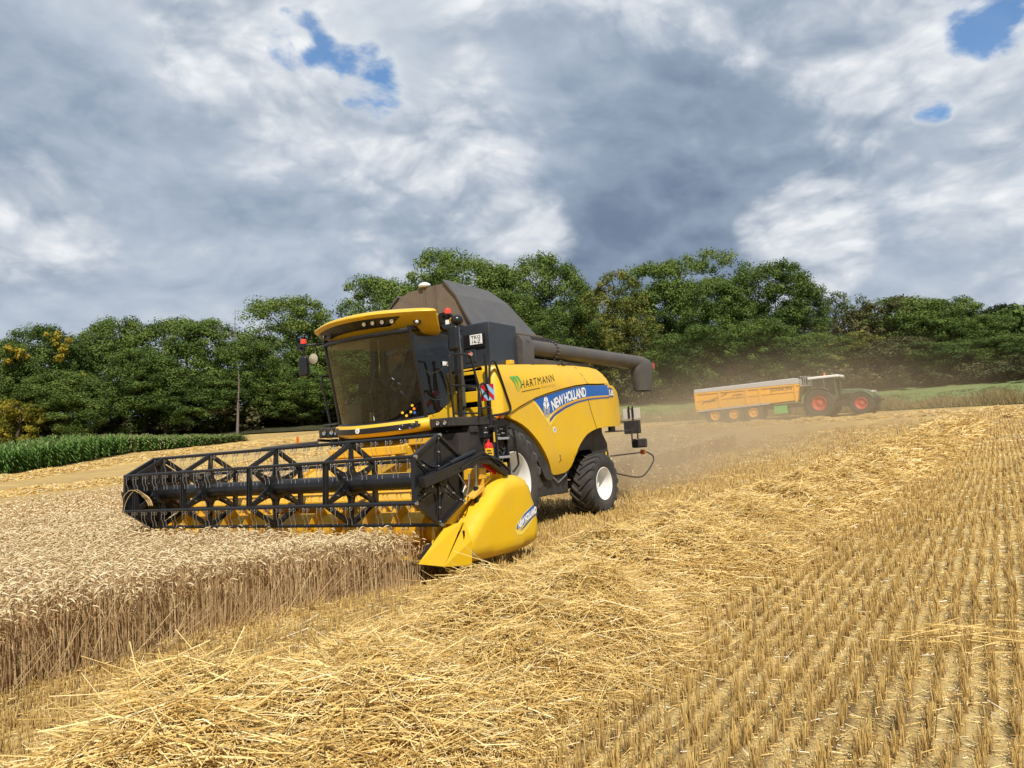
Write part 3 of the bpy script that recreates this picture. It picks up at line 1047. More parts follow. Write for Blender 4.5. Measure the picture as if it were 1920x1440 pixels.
for (s_, t_), m_ in (((.80, .085), YEL), ((.84, .155), YEL), ((.72, .05), YEL), ((.66, .09), YEL), ((.86, .115), ORA), ((.86, .07), BLUE)):
    q = Vector(glass_front(s_, t_))
    MB().cyl(q + Vector((.004, 0, 0)), q + Vector((.008, .003, 0)), .022, 12).build('round_sticker', m_, cab)

# roof with its overhanging visor
PL = [(.38, .0), (.38, .90), (.60, 1.00), (1.0, 1.02), (1.30, 1.08), (1.50, 1.20), (1.66, 1.325), (1.77, 1.27), (1.92, 1.04), (2.10, .66), (2.19, .33), (2.22, 0)]
half = catmull([(x, y, 0) for x, y in PL[1:]], 4)
ring = [(p.x, p.y) for p in half] + [(p.x, -p.y) for p in half[::-1][1:]]


def zoff(x, y):
    """the roof edge droops towards its front corners"""
    return -.02 * (abs(y) / 1.36) ** 2


def layer(k, z, fr=0.):
    out = []
    for x, y in ring:
        f = max(0., min(1., (x - 1.0) / .8))
        out.append((1.1 + (x - 1.1) * k - fr * f, y * k, z + zoff(x, y)))
    return out


mb = MB()
rows = [layer(.80, 3.465, .30), layer(.88, 3.475, .26), layer(.91, 3.51, .225), layer(.94, 3.60, .145), layer(.975, 3.72, .05), layer(.99, 3.755, .0), layer(1.0, 3.775), layer(.995, 3.795), layer(.965, 3.82), layer(.85, 3.86), layer(.5, 3.90), layer(.05, 3.91)]
mb.grid(rows, True)
mb.add(rows[0], [tuple(range(len(rows[0])))])
mb.add(rows[-1], [tuple(range(len(rows[-1])))])
roof = mb.build('cab_roof', YEL, cab, smooth=45)


def roof_pt(y, z, out=.012):
    """a point on the visor's front face at lateral y"""
    fr = [(p.x, p.y) for p in half[::-1] if p.x > 1.6]
    ys, xs = [q[1] for q in fr], [q[0] for q in fr]
    x = float(np.interp(abs(y), ys, xs))
    zz = z - zoff(x, y)
    k = float(np.interp(zz, [3.475, 3.51, 3.60, 3.72], [.88, .91, .94, .975]))
    fo = float(np.interp(zz, [3.475, 3.51, 3.60, 3.72], [.26, .225, .145, .05]))
    return Vector((1.1 + (x - 1.1) * k - fo + out, y * k, z))


mb = MB()
rows = []
for i in range(41):
    y = -1.30 + i * (.84 + 1.30) / 40
    zc = zoff(0, y)
    hgt = .062 if y < .62 else .062 * max(.1, (.86 - y) / .24)
    rows.append([roof_pt(y, 3.72 + zc - 2 * hgt), roof_pt(y, 3.72 + zc - hgt), roof_pt(y, 3.725 + zc)])
mb.grid(rows)
strip = mb.build('light_strip', BLK, roof, smooth=60, fix=False)
for y in (.20, .37, .54, .70):
    q = roof_pt(y, 3.665 + zoff(0, y), .02)
    lm = MB()
    nrm = Vector((1, .25 * y, -.15)).normalized()
    lm.cyl(q - nrm * .02, q + nrm * .006, .046, 16)
    lm.mi(1).cyl(q + nrm * .006, q + nrm * .014, .034, 16)
    lm.build('roof_lamp', [BLK, LENS], roof)
for y, z in ((-1.05, 3.65), (-1.2, 3.51)):
    q = roof_pt(y, z, .02)
    lm = MB()
    nrm = Vector((1, -.6, 0)).normalized()
    lm.cyl(q - nrm * .02, q + nrm * .004, .04, 16)
    lm.mi(1).cyl(q + nrm * .004, q + nrm * .012, .028, 16)
    lm.build('roof_lamp', [BLK, LENS], roof)
q = roof_pt(1.06, 3.63, .0)
lm = MB()
nrm = Vector((.85, .5, -.1)).normalized()
lm.cyl(q - nrm * .06, q + nrm * .012, .062, 18)
lm.mi(1).ball(q + nrm * .02 - Vector((0, 0, .01)), .036, 10, 6)
lm.build('work_lamp', [BLK, LENS], roof)
for s in (1, -1):
    mb = MB()
    mb.prism([(.60, 3.56), (1.18, 3.54), (1.25, 3.59), (1.14, 3.67), (.60, 3.67)], 'y', s * 1.0, s * 1.085)
    mb.build('roof_vent', BLK, roof, bevel=.015)

# bumper under the windscreen
def bump_pt(s_, z, o=0.):
    return (1.56 + .34 * (1 - abs(s_) ** 2.2) + o, s_ * (1.0 + o * .4), z)


mb = MB()
rows = []
for i in range(33):
    s_ = -1 + i / 16
    sag = -.045 * (1 - s_ * s_)
    e = 1 - .35 * max(0, abs(s_) - .75) / .25
    rows.append([bump_pt(s_, 2.105 + sag, -.10), bump_pt(s_, 2.105 + sag, .02), bump_pt(s_, 2.085 + sag, .06), bump_pt(s_, 2.0 + sag, .075), bump_pt(s_, 1.925 + sag + .02, .05), bump_pt(s_, 1.90 + sag, -.02), bump_pt(s_, 1.92 + sag, -.10)])
mb.grid(rows)
for r_ in (rows[0], rows[-1]):
    mb.add(r_, [tuple(range(len(r_)))])
mb.add([(1.58, 1.0, 2.1), (1.62, 1.02, 1.93), (1.45, 1.0, 1.93), (1.45, 1.0, 2.1)], [(0, 1, 2, 3)])
bum = mb.build('front_bumper', YEL, cab, smooth=60)
mb = MB()
rows = []
for i in range(33):
    s_ = -.97 + i * (1.86) / 32
    sag = -.045 * (1 - s_ * s_)
    hw = .045 * min(1, (.92 - s_) / .14 + .1)
    rows.append([bump_pt(s_, 2.005 + sag - hw, .079), bump_pt(s_, 2.005 + sag, .083), bump_pt(s_, 2.005 + sag + hw, .079)])
mb.grid(rows)
mb.build('bumper_strip', BLK, bum, smooth=60, fix=False)
for s_ in (.62, .76, -.93):
    q = Vector(bump_pt(s_, 2.0 - .045 * (1 - s_ * s_), .07))
    nrm = Vector((1, .45 * s_, 0)).normalized()
    lm = MB()
    lm.lathe([(-.02, .048), (.022, .05), (.026, .044), (.018, .04)], q, (nrm, *frame_from(nrm)[:2]), 18)
    lm.mi(1).lathe([(.018, .04), (.004, .022), (.012, .001)], q, (nrm, *frame_from(nrm)[:2]), 18)
    lm.build('headlight', [BLK, CHROME], bum)
q = Vector(bump_pt(-.18, 1.975, .08))
mb = MB()
mb.cyl(q - Vector((.01, 0, 0)), q + Vector((.012, 0, 0)), .045, 18)
em = mb.build('bumper_emblem', WDEC, bum)
mb = MB()
for s in (-1, 1):
    mb.bar(q + Vector((.014, 0, -.025)), q + Vector((.014, s * .022, .022)), .012, .003, (1, 0, 0))
mb.build('emblem_blade', GDEC, em)

# ------------------------------------------------------------------ platform, rails, ladder, mirrors
mb = MB()
mb.bounds((.46, .96, 1.93), (1.60, 1.47, 2.07))
mb.bounds((.10, 1.0, 1.90), (.46, 1.47, 2.03))
plat = part(mb, 'cab_platform', BLKD, bevel=.015)
for y in (1.18, 1.32):
    lm = MB()
    lm.lathe([(-.01, .046), (.02, .048), (.024, .04), (.016, .036)], (1.60, y, 1.995), 'x', 16)
    lm.mi(1).lathe([(.016, .036), (.004, .02), (.01, .001)], (1.60, y, 1.995), 'x', 16)
    lm.build('work_lamp', [BLK, CHROME], plat)


def rail(pts, r=.019, n=5):
    return catmull(pts, n)


mb = MB()     # door side gate with two cross bars
mb.tube(rail([(1.42, 1.36, 2.07), (1.47, 1.38, 2.6), (1.50, 1.40, 2.98), (1.46, 1.41, 3.06), (1.30, 1.41, 3.08), (1.02, 1.42, 3.08), (.93, 1.43, 3.0), (.80, 1.44, 2.5), (.74, 1.44, 2.07)], 4), .02, 8)
mb.tube([(1.45, 1.38, 2.58), (.85, 1.44, 2.58)], .015, 6)
mb.tube([(1.42, 1.38, 2.13), (.75, 1.44, 2.13)], .015, 6)
part(mb, 'platform_gate', BLK)
mb = MB()     # tall loop rail beside the yellow cowl
mb.tube(rail([(.62, 1.52, 1.92), (.62, 1.53, 2.4), (.58, 1.54, 2.88), (.54, 1.54, 2.97), (.45, 1.55, 2.99), (.38, 1.55, 2.92), (.16, 1.57, 2.42), (.08, 1.58, 2.22), (.13, 1.58, 2.14), (.36, 1.56, 2.10), (.62, 1.53, 2.08)], 4), .021, 8)
mb.tube([(.60, 1.47, 2.03), (.62, 1.5, 3.08)], .024, 8)
mb.tube([(.62, 1.5, 3.06), (.62, 1.5, 3.12)], .03, 8)
mb.tube(rail([(.96, 1.52, 2.07), (.93, 1.53, 2.45), (.88, 1.54, 2.58), (.78, 1.55, 2.60), (.70, 1.55, 2.48), (.64, 1.53, 2.25)], 4), .019, 8)
mb.tube([(.95, 1.52, 2.20), (.64, 1.53, 2.22)], .015, 6)
part(mb, 'hand_rail', BLK)
mb = MB()
mb.bounds((.66, 1.40, 2.33), (.68, 1.66, 2.60))
wb = part(mb, 'warning_board', LBLUE, bevel=.004)
mb = MB()
for q in ([(1.40, 2.60), (1.47, 2.60), (1.66, 2.40), (1.66, 2.33), (1.645, 2.33), (1.40, 2.565)], [(1.56, 2.60), (1.66, 2.60), (1.66, 2.50)], [(1.40, 2.46), (1.40, 2.36), (1.43, 2.33), (1.53, 2.33)]):
    mb.add([(.684, y, z) for y, z in q], [tuple(range(len(q)))])
mb.build('red_stripe', RED, wb, smooth=0)
for pts in ([(.86, 1.42, 2.86), (.80, 1.45, 2.62), (.76, 1.47, 2.45), (.72, 1.46, 2.40), (.68, 1.44, 2.41)], [(1.65, .97, 2.88), (1.6, 1.1, 2.80), (1.53, 1.25, 2.84), (1.48, 1.38, 2.94)], [(1.62, .97, 2.48), (1.58, 1.1, 2.38), (1.5, 1.25, 2.38), (1.45, 1.37, 2.48)]):
    mb = MB()     # door chain and gate chains
    c = catmull(pts, 7)
    for i, (a, b) in enumerate(zip(c[:-1], c[1:])):
        m_ = (a + b) / 2
        mb.bar(a, b, .016 if i % 2 else .007, .007 if i % 2 else .016)
    part(mb, 'safety_chain', [KDEC])

# boarding ladder folded at the side, fire extinguisher, black gear cases in front of the wheel
mb = MB()
mb.tube(rail([(.74, 1.60, 1.10), (.70, 1.60, 1.60), (.66, 1.60, 1.84), (.74, 1.60, 1.90), (.84, 1.60, 1.88)], 4), .022, 8)
mb.tube(rail([(.24, 1.60, 1.88), (.14, 1.61, 1.86), (.09, 1.62, 1.78), (.03, 1.63, 1.32), (.05, 1.63, 1.22), (.20, 1.62, 1.12)], 4), .018, 8)
mb.bounds((.27, 1.50, 1.05), (.31, 1.62, 1.90))
mb.bounds((.60, 1.50, 1.05), (.64, 1.62, 1.90))
mb.bounds((.30, 1.50, 1.70), (.62, 1.505, 1.9))
mb.bounds((.66, 1.47, 1.72), (.9, 1.55, 1.92))
lad = part(mb, 'boarding_ladder', BLK)
for z in (1.02, 1.36, 1.67):
    MB().bounds((.312, 1.50, z), (.598, 1.66, z + .04)).build('ladder_step', GREY, lad, bevel=.008)
MB().bounds((.70, 1.625, 1.64), (.735, 1.635, 1.80)).build('yellow_marker', YEL, lad)
for x, z in ((.86, 1.80), (.80, 1.88), (.56, 1.82), (.50, 1.76), (.42, 1.85), (.36, 1.78)):
    MB().cyl((x, 1.55, z), (x, 1.60, z), .013, 6).build('bolt', STEEL, lad)
mb = MB()
mb.bounds((1.05, 1.0, 1.45), (1.45, 1.45, 1.82))
mb.bounds((.75, .95, 1.15), (1.05, 1.45, 1.9))
mb.bounds((.95, 1.30, 1.82), (1.15, 1.48, 1.92))
mb.tube(catmull([(1.2, 1.47, 1.5), (1.15, 1.55, 1.3), (1.0, 1.6, 1.15), (.8, 1.62, 1.12)], 6), .018, 6)
mb.tube(catmull([(1.3, 1.3, 1.45), (1.35, 1.4, 1.2), (1.2, 1.5, 1.05), (.9, 1.5, 1.0)], 6), .022, 6)
mb.tube(catmull([(.3, 1.55, 1.6), (.38, 1.57, 1.5), (.48, 1.56, 1.58), (.56, 1.55, 1.45)], 5), .02, 6)
mb.tube(catmull([(.3, 1.55, 1.55), (.4, 1.57, 1.42), (.5, 1.56, 1.5), (.58, 1.55, 1.4)], 5), .02, 6)
part(mb, 'drive_case', BLKD, bevel=.03)
mb = MB()
mb.lathe([(0, .001), (0, .072), (.02, .082), (.25, .082), (.29, .07), (.315, .03), (.33, .028), (.36, .03), (.37, .001)], (.90, 1.62, 1.33), 'z', 20)
mb.mi(2).bounds((.86, 1.60, 1.67), (.99, 1.64, 1.70))
mb.mi(2).tube(catmull([(.95, 1.62, 1.69), (1.05, 1.64, 1.62), (1.04, 1.65, 1.45), (1.0, 1.64, 1.40)], 5), .011, 6)
ext = part(mb, 'fire_extinguisher', [RED, YEL, KDEC])
mb = MB()
mb.grid([[(.90 + .0845 * math.cos(a), 1.62 + .0845 * math.sin(a), z) for a in np.linspace(-.5, 2.3, 12)] for z in (1.35, 1.545)])
lb = mb.build('extinguisher_label', YEL, ext, smooth=60, fix=False)
mb = MB()
for a, z, w_ in ((.55, 1.51, .05), (.95, 1.505, .04), (.6, 1.47, .03), (1.0, 1.465, .06), (.7, 1.41, .05), (1.1, 1.40, .06), (.7, 1.375, .03)):
    p = Vector((.90 + .087 * math.cos(a), 1.62 + .087 * math.sin(a), z))
    tdir = Vector((-math.sin(a), math.cos(a), 0))
    mb.bar(p - tdir * w_ / 2.6, p + tdir * w_ / 2.6, .004, .02)
mb.build('label_lettering', KDEC, lb)


def mirror(s, x, y, z, h, w_):
    m = empty('mirror', (0, 0, 0), combine)
    mb = MB()
    mb.bounds((x - .05, y - w_ / 2, z - h / 2), (x + .05, y + w_ / 2, z + h / 2))
    mb.build('mirror_housing', BLK, m, bevel=.045, seg=4)
    mb = MB()
    mb.bounds((x - .058, y - w_ / 2 + .02, z - h / 2 + .03), (x - .05, y + w_ / 2 - .02, z + h / 2 - .03))
    mb.build('mirror_face', CHROME, m)
    return m


m = mirror(1, 1.44, 1.47, 3.32, .40, .20)
mb = MB()
mb.ball((1.36, 1.50, 3.61), (.10, .10, .09), 14, 9)
mb.build('mirror_housing', BLK, m)
mb = MB()
mb.tube(catmull([(1.2, 1.05, 3.70), (1.38, 1.25, 3.72), (1.42, 1.44, 3.70), (1.42, 1.48, 3.56), (1.42, 1.47, 3.40)], 5), .02, 8)
mb.bounds((1.30, 1.18, 3.60), (1.42, 1.26, 3.76))
mb.mi(1).bounds((1.475, 1.36, 3.55), (1.482, 1.43, 3.62))
mb.build('mirror_arm', [BLK, WDEC], m)
m = mirror(-1, 1.72, -1.62, 3.21, .36, .20)
mb = MB()
mb.tube(catmull([(1.45, -1.05, 3.56), (1.6, -1.4, 3.58), (1.72, -1.58, 3.56), (1.72, -1.60, 3.38)], 5), .02, 8)
mb.tube(catmull([(1.62, -1.42, 3.56), (1.6, -1.40, 3.40), (1.62, -1.48, 3.28), (1.7, -1.55, 3.27)], 5), .014, 6)
mb.build('mirror_arm', [BLK], m)
mb = MB()
mb.lathe([(0, .08), (.03, .095), (.06, .03), (.065, .001)], (1.62, -1.46, 3.33), (Vector((1, .2, 0)).normalized(), *frame_from((1, .2, 0))[:2]), 14)
mb.build('wide_mirror', BEIGE, m)
for x, y, z in ((1.36, 1.33, 3.74), (1.70, -1.62, 3.61)):
    b = empty('beacon', (0, 0, 0), combine)
    mb = MB()
    mb.cyl((x, y, z - .06), (x, y, z), .06, 14)
    mb.cyl((x, y, z - .16), (x, y, z - .06), .022, 8)
    mb.bounds((x - .05, y - .14, z - .10), (x + .03, y - .06, z + .03))
    mb.build('beacon_base', BLK, b)
    mb = MB()
    mb.lathe([(0, .055), (.06, .052), (.085, .045), (.09, .001)], (x, y, z), 'z', 16)
    mb.build('beacon_dome', REDL, b)

# far side catwalk with lamps, rod and bar
mb = MB()
mb.bounds((.85, -1.55, 1.93), (1.52, -.98, 2.10))
mb.bounds((.85, -1.50, 2.13), (1.45, -1.05, 2.17))
far = part(mb, 'far_catwalk', BLKD, bevel=.03)
for y in (-1.40, -1.22):
    lm = MB()
    lm.lathe([(-.01, .06), (.02, .062), (.024, .05), (.016, .045)], (1.52, y, 2.02), 'x', 16)
    lm.mi(1).lathe([(.016, .045), (.004, .02), (.01, .001)], (1.52, y, 2.02), 'x', 16)
    lm.build('work_lamp', [BLK, CHROME], far)
mb = MB()
mb.tube(catmull([(1.30, -1.45, 2.1), (1.36, -1.5, 2.6), (1.40, -1.52, 3.0), (1.2, -1.52, 3.03), (.95, -1.5, 3.0), (.9, -1.48, 2.1)], 4), .02, 8)
mb.tube([(1.35, -1.5, 2.55), (.92, -1.49, 2.55)], .015, 6)
part(mb, 'far_hand_rail', BLK)
mb = MB()
mb.tube([(1.5, -1.6, 1.86), (2.45, -1.95, 1.80)], .03, 8)
mb.tube([(1.2, -1.5, 1.87), (1.5, -1.6, 1.9)], .025, 8)
mb.cyl((1.4, -1.3, 1.76), (1.4, -1.3, 1.90), .07, 12)
mb.cyl((1.5, -1.05, 1.78), (1.5, -.98, 1.90), .07, 12)
fb = part(mb, 'far_bar', BLKD)
MB().bar((1.85, -1.73, 1.80), (1.85, -1.73, 1.98), .02, .04).build('red_clip', ORA, fb)

# rear lamp bracket with plate board, lamps and hoop
mb = MB()
mb.tube([(-4.6, 1.1, 1.95), (-5.65, 1.15, 1.93)], .018, 6)
mb.tube([(-4.6, 1.1, 1.72), (-5.9, 1.15, 1.72)], .018, 6)
mb.bounds((-5.1, 1.06, 1.72), (-4.85, 1.12, 1.95))
mb.tube([(-6.1, 1.15, 1.7), (-6.1, 1.15, 2.2)], .025, 6)
mb.tube([(-6.3, 1.15, 1.45), (-6.3, 1.15, 1.75)], .02, 6)
mb.tube([(-5.95, 1.15, 1.45), (-5.95, 1.15, 1.75)], .02, 6)
br = part(mb, 'rear_lamp_bracket', BLKD)
MB().bounds((-5.98, .94, 1.64), (-6.06, 1.36, 1.96)).build('rear_lamp_box', BLKD, br, bevel=.02)
rm = MB()
rm.bounds((-6.26, .98, 1.29), (-6.34, 1.38, 1.51))
rm.build('rear_mirror', BLKD, br, bevel=.04, seg=3)
MB().bounds((-6.03, .93, 1.99), (-6.05, 1.37, 2.25)).build('plate_board', mat('pale board', (.55, .50, .42), .6), br, bevel=.004)
mb = MB()
mb.tube([(-6.0, 1.1, 2.02), (-6.0, 1.1, 2.30), (-6.0, 1.2, 2.30), (-6.0, 1.2, 2.02)], .022, 6)
mb.build('plate_clamp', BLK, br)
mb = MB()
mb.tube(catmull([(-5.0, 1.0, 1.16), (-6.3, 1.15, 1.17), (-6.7, 1.2, 1.16), (-6.95, 1.25, .98), (-6.5, 1.2, .66), (-6.0, 1.15, .60), (-4.8, 1.0, .82)], 4), .018, 6)
mb.build('guard_hoop', BLKD, br)
MB().bounds((-6.42, 1.12, 1.12), (-6.5, 1.24, 1.24)).build('red_clip', ORA, br, bevel=.02)

# ------------------------------------------------------------------ feeder house and header
mb = MB()
mb.prism([(1.1, 1.95), (1.35, 1.85), (3.02, 1.20), (3.02, .42), (1.2, .95)], 'y', -.62, .62)
mb.bar((2.1, -.66, 1.62), (2.1, .9, 1.62), .14, .14)
mb.bar((1.75, .72, 1.74), (1.75, 1.3, 1.74), .12, .12)
mb.bar((2.95, .70, 1.2), (1.7, .70, 1.62), .08, .16)
mb.bar((2.95, -.70, 1.2), (1.7, -.70, 1.62), .08, .16)
fh = part(mb, 'feeder_house', YELS, bevel=.02)
mb = MB()
mb.bar((1.4, .78, .75), (2.9, .72, .62), .07, .07)
mb.bar((1.4, -.78, .75), (2.9, -.72, .62), .07, .07)
mb.tube(catmull([(1.5, .95, 1.8), (2.0, 1.1, 1.55), (2.6, 1.5, 1.2), (2.9, 2.0, 1.25)], 6), .025, 6)
mb.tube(catmull([(1.5, 1.0, 1.75), (2.0, 1.2, 1.45), (2.6, 1.6, 1.15), (2.9, 2.2, 1.25)], 6), .02, 6)
mb.bounds((1.1, -.9, 1.80), (1.55, .95, 1.92))
mb.build('feeder_hoses', BLKD, fh)

HW = 2.92
header = empty('header', (3.0, 0, .3), combine)


def hb(mb, name, m, **k):
    o = mb.build(name, m, header, **k)
    o.location = -Vector((3.0, 0, .3))
    return o


mb = MB()
mb.bounds((2.96, -HW, .40), (3.0, HW, 1.16))
mb.bounds((2.90, -HW, 1.16), (3.06, HW, 1.30))
mb.bounds((2.90, -HW, .25), (3.04, HW, .40))
for y in (-2.4, -1.8, -1.2, 1.2, 1.8, 2.4):
    mb.bounds((3.0, y - .02, .40), (3.03, y + .02, 1.16))
mb.prism([(3.0, 1.08), (3.22, .95), (3.22, .92), (3.0, 1.0)], 'y', -HW, HW)
hb(mb, 'header_back_wall', YELS, bevel=.008)
mb = MB()
mb.add([(3.03, -HW, .30), (3.03, HW, .30), (3.55, HW, .22), (3.55, -HW, .22), (4.12, HW, .28), (4.12, -HW, .28), (4.12, HW, .25), (4.12, -HW, .25)], [(0, 1, 2, 3), (3, 2, 4, 5), (5, 4, 6, 7)])
hb(mb, 'header_floor', YELH, smooth=0)
mb = MB()
for k in range(76):
    y = -HW + .04 + k * .0767
    mb.add([(4.10, y - .022, .29), (4.10, y + .022, .29), (4.24, y + .004, .285), (4.24, y - .004, .285), (4.10, y - .022, .27), (4.10, y + .022, .27), (4.24, y, .275)], [(0, 1, 2, 3), (4, 6, 5), (0, 3, 6, 4), (1, 5, 6, 2)])
hb(mb, 'cutter_bar', STEEL, smooth=0)
mb = MB()
mb.tube([(3.42, -2.70, .60), (3.42, 2.70, .60)], .20, 20)
for s in (-1, 1):
    n = 120
    rows = []
    for i in range(n + 1):
        y = s * (.45 + 2.22 * i / n)
        a = s * 2 * math.pi * i / n * 4.5
        c, q = math.cos(a), math.sin(a)
        rows.append([(3.42 + c * .19, y, .60 + q * .19), (3.42 + c * .31, y, .60 + q * .31), (3.42 + c * .31, y + .008, .60 + q * .31), (3.42 + c * .19, y + .008, .60 + q * .19)])
    mb.grid(rows, True)
for k in range(10):
    a = k * 1.9
    mb.tube([(3.42, -.4 + k * .09, .6), (3.42 + .36 * math.cos(a), -.4 + k * .09, .6 + .36 * math.sin(a))], .01, 6)
hb(mb, 'header_auger', YELS, smooth=45)

# end dividers: bulged outer cover, folded nose and inner sheet
DIV = [(2.52, 1.15), (2.36, 1.165), (2.18, 1.13), (2.05, 1.04), (1.97, .85), (1.90, .66), (1.86, .5), (1.87, .34), (1.95, .20), (2.4, .15), (3.0, .16), (3.45, .18), (3.58, .23), (3.65, .34), (3.64, .44), (3.55, .55), (3.2, .80), (2.8, 1.06), (2.66, 1.13)]
for s in (1, -1):
    d = empty('crop_divider', (2.8, s * 2.9, .2), header)
    d.location = Vector((2.8, s * 2.9, .2)) - Vector((3.0, 0, .3))
    off = -Vector((2.8, s * 2.9, .2))

    def db(mb, name, m, par=d, **k):
        o = mb.build(name, m, par, **k)
        if par is d:
            o.location = off
        return o

    pts, tris, nb = fill(DIV, .08)
    cx, cz = 2.65, .55
    mb = MB()

    def bul(p, pr=DIV):
        # distance to the outline sets the rounding of the cover
        dm = 9
        for i in range(len(pr)):
            a, b = Vector(pr[i]), Vector(pr[(i + 1) % len(pr)])
            ab = b - a
            t_ = max(0, min(1, (p - a).dot(ab) / ab.length_squared))
            dm = min(dm, (a + ab * t_ - p).length)
        return .10 * (1 - (1 - min(1, dm / .13)) ** 2) ** .5
    mb.add([(p.x, s * (2.97 + bul(p)), p.y) for p in pts], [tuple(f) for f in tris])
    rs_ = resample(DIV, .08)
    mb.grid([[(p.x, s * 2.97, p.y) for p in rs_ + rs_[:1]], [(p.x, s * 2.78, p.y) for p in rs_ + rs_[:1]]])
    mb.add([(p.x, s * 2.78, p.y) for p in rs_], [tuple(range(len(rs_)))])
    import bmesh
    cov = db(mb, 'divider_cover', YELH, smooth=0)
    bm = bmesh.new(); bm.from_mesh(cov.data)
    bmesh.ops.remove_doubles(bm, verts=bm.verts, dist=.001)
    bmesh.ops.recalc_face_normals(bm, faces=bm.faces)
    bm.to_mesh(cov.data); bm.free()
    cov.data.shade_smooth(); cov.data.set_sharp_from_angle(angle=R(50))
    mb = MB()     # nose: folded sheets running to the tip
    T = (4.43, s * 2.95, .31)
    K1, K2 = (3.93, s * 2.96, .64), (3.62, s * 3.02, .70)
    F = (4.06, s * 3.03, .22)
    mb.add([T, K1, K2, F], [(0, 1, 2, 3)])
    mb.add([F, (3.60, s * 3.03, .675), (3.56, s * 3.09, .46), (3.58, s * 3.08, .15), (3.5, s * 2.75, .2), (3.62, s * 2.76, .66), K1, T], [(0, 1, 2), (0, 2, 3), (0, 3, 4, 7), (7, 4, 5, 6), (1, 5, 4, 3, 2)])
    nose = db(mb, 'divider_nose', YELH, smooth=0)
    mb = MB()     # inner sheet and rail rising to the arm pivot
    mb.prism([(3.85, .70), (3.75, .72), (2.75, 1.20), (2.55, 1.22), (2.55, .3), (3.9, .3)], 'y', s * 2.72, s * 2.745)
    mb.bar((3.72, s * 2.80, .70), (2.66, s * 2.80, 1.17), .10, .03)
    mb.bar((3.0, s * 2.68, .98), (2.75, s * 2.68, 1.2), .08, .05)
    mb.bounds((2.45, s * 2.80, 1.10), (2.62, s * 2.96, 1.34))
    db(mb, 'divider_inner_sheet', YELH, smooth=0, bevel=.004)
    mb = MB()
    mb.bar((4.38, s * 2.93, .36), (4.16, s * 2.935, .50), .03, .02)
    db(mb, 'divider_edge_strip', BLK)
    mb = MB()
    mb.bar((3.655, s * 3.0, .58), (3.685, s * 3.02, .33), .10, .03, (1, 0, 0))  # added black bar standing in for the shaded gap between nose and cover
    db(mb, 'divider_gap_shade', BLK)
    mb = MB()
    mb.lathe([(0, .026), (.012, .026), (.012, .02), (.0, .016), (.0, .001)], (3.53, s * 3.063, .29), (Vector((0, s, 0)), Vector((1, 0, 0)), Vector((0, 0, 1))), 14)
    db(mb, 'cover_bolt', STEEL)
    if s > 0:
        def dc(name, poly, m, lift):
            q, tr, _ = fill(poly, .06)
            mb = MB().add([(p.x, 2.97 + bul(p) + lift, p.y) for p in q], [tuple(f) for f in tr])
            return db(mb, name, m, cov, smooth=40, fix=False)
        edge_y = bpy.data.materials['pale yellow decal edge']
        dc('decal_edge', [(1.925, .76), (2.08, .72), (2.3, .64), (2.5, .52), (2.535, .43), (2.50, .38), (2.38, .36), (2.2, .44), (2.05, .54), (1.9, .60)], edge_y, .003)
        dc('blue_swoosh', [(1.93, .755), (2.08, .71), (2.3, .625), (2.48, .515), (2.515, .45), (2.44, .45), (2.3, .50), (2.1, .585), (1.91, .645)], BLUE, .006)
        dc('navy_stripe', [(1.905, .625), (2.1, .565), (2.3, .48), (2.42, .42), (2.38, .425), (2.28, .463), (2.1, .545), (1.9, .605)], NAVY, .006)
        lettering('maker_lettering', 'NEW HOLLAND', .115, lambda u, v: (2.47 - u, 3.0825, .452 + v + u * .40 - u * u * .12), WDEC, cov, width=.50, bold=.009, spacing=.92)

# reel arms with lift cylinders
for s in (1, -1):
    arm = empty('reel_arm', (0, 0, 0), header)
    arm.location = -Vector((3.0, 0, .3))
    mb = MB()
    y = s * 2.97
    for a, b in (((4.30, 1.21), (3.34, 1.395)), ((3.36, 1.39), (3.14, 1.435)), ((3.16, 1.44), (2.84, 1.385)), ((2.86, 1.39), (2.52, 1.21))):
        mb.bar((a[0], y, a[1]), (b[0], y, b[1]), .09, .125)
    mb.bar((3.9, y, 1.26), (3.86, s * 2.90, 1.22), .1, .12)
    mb.build('arm_beam', BLK, arm, bevel=.008)
    mb = MB()
    mb.cyl((3.75, y, 1.40), (3.2, y, 1.52), .028, 8)
    mb.cyl((4.0, y, 1.335), (3.75, y, 1.40), .016, 8)
    mb.tube(catmull([(3.6, y + s * .05, 1.33), (3.3, y + s * .055, 1.42), (3.1, y + s * .06, 1.44), (2.8, y + s * .06, 1.40), (2.5, y + s * .05, 1.24)], 6), .012, 6)
    mb.tube(catmull([(3.5, y + s * .05, 1.37), (3.2, y + s * .07, 1.49), (3.0, y + s * .07, 1.46), (2.7, y + s * .06, 1.30)], 6), .01, 6)
    mb.mi(1).tube([(3.62, y + s * .02, 1.27), (3.50, y + s * .03, 1.12), (3.56, y + s * .03, 1.04), (3.50, y + s * .03, .98), (3.44, y + s * .03, 1.08), (3.40, y + s * .03, 1.25)], .010, 6)
    mb.build('adjust_cylinder', [BLK, STEEL], arm)
    mb = MB()
    mb.cyl((3.08, s * 2.86, .80), (3.075, s * 2.86, 1.07), .034, 12)
    mb.mi(1).cyl((3.075, s * 2.86, 1.07), (3.07, s * 2.88, 1.40), .02, 10)
    mb.build('lift_cylinder', [BLK, STEEL], arm)
    if s > 0:
        MB().bar((2.95, s * 2.9, 1.36), (2.66, s * 2.9, 1.22), .03, .06).build('red_lock_bar', RED, arm)

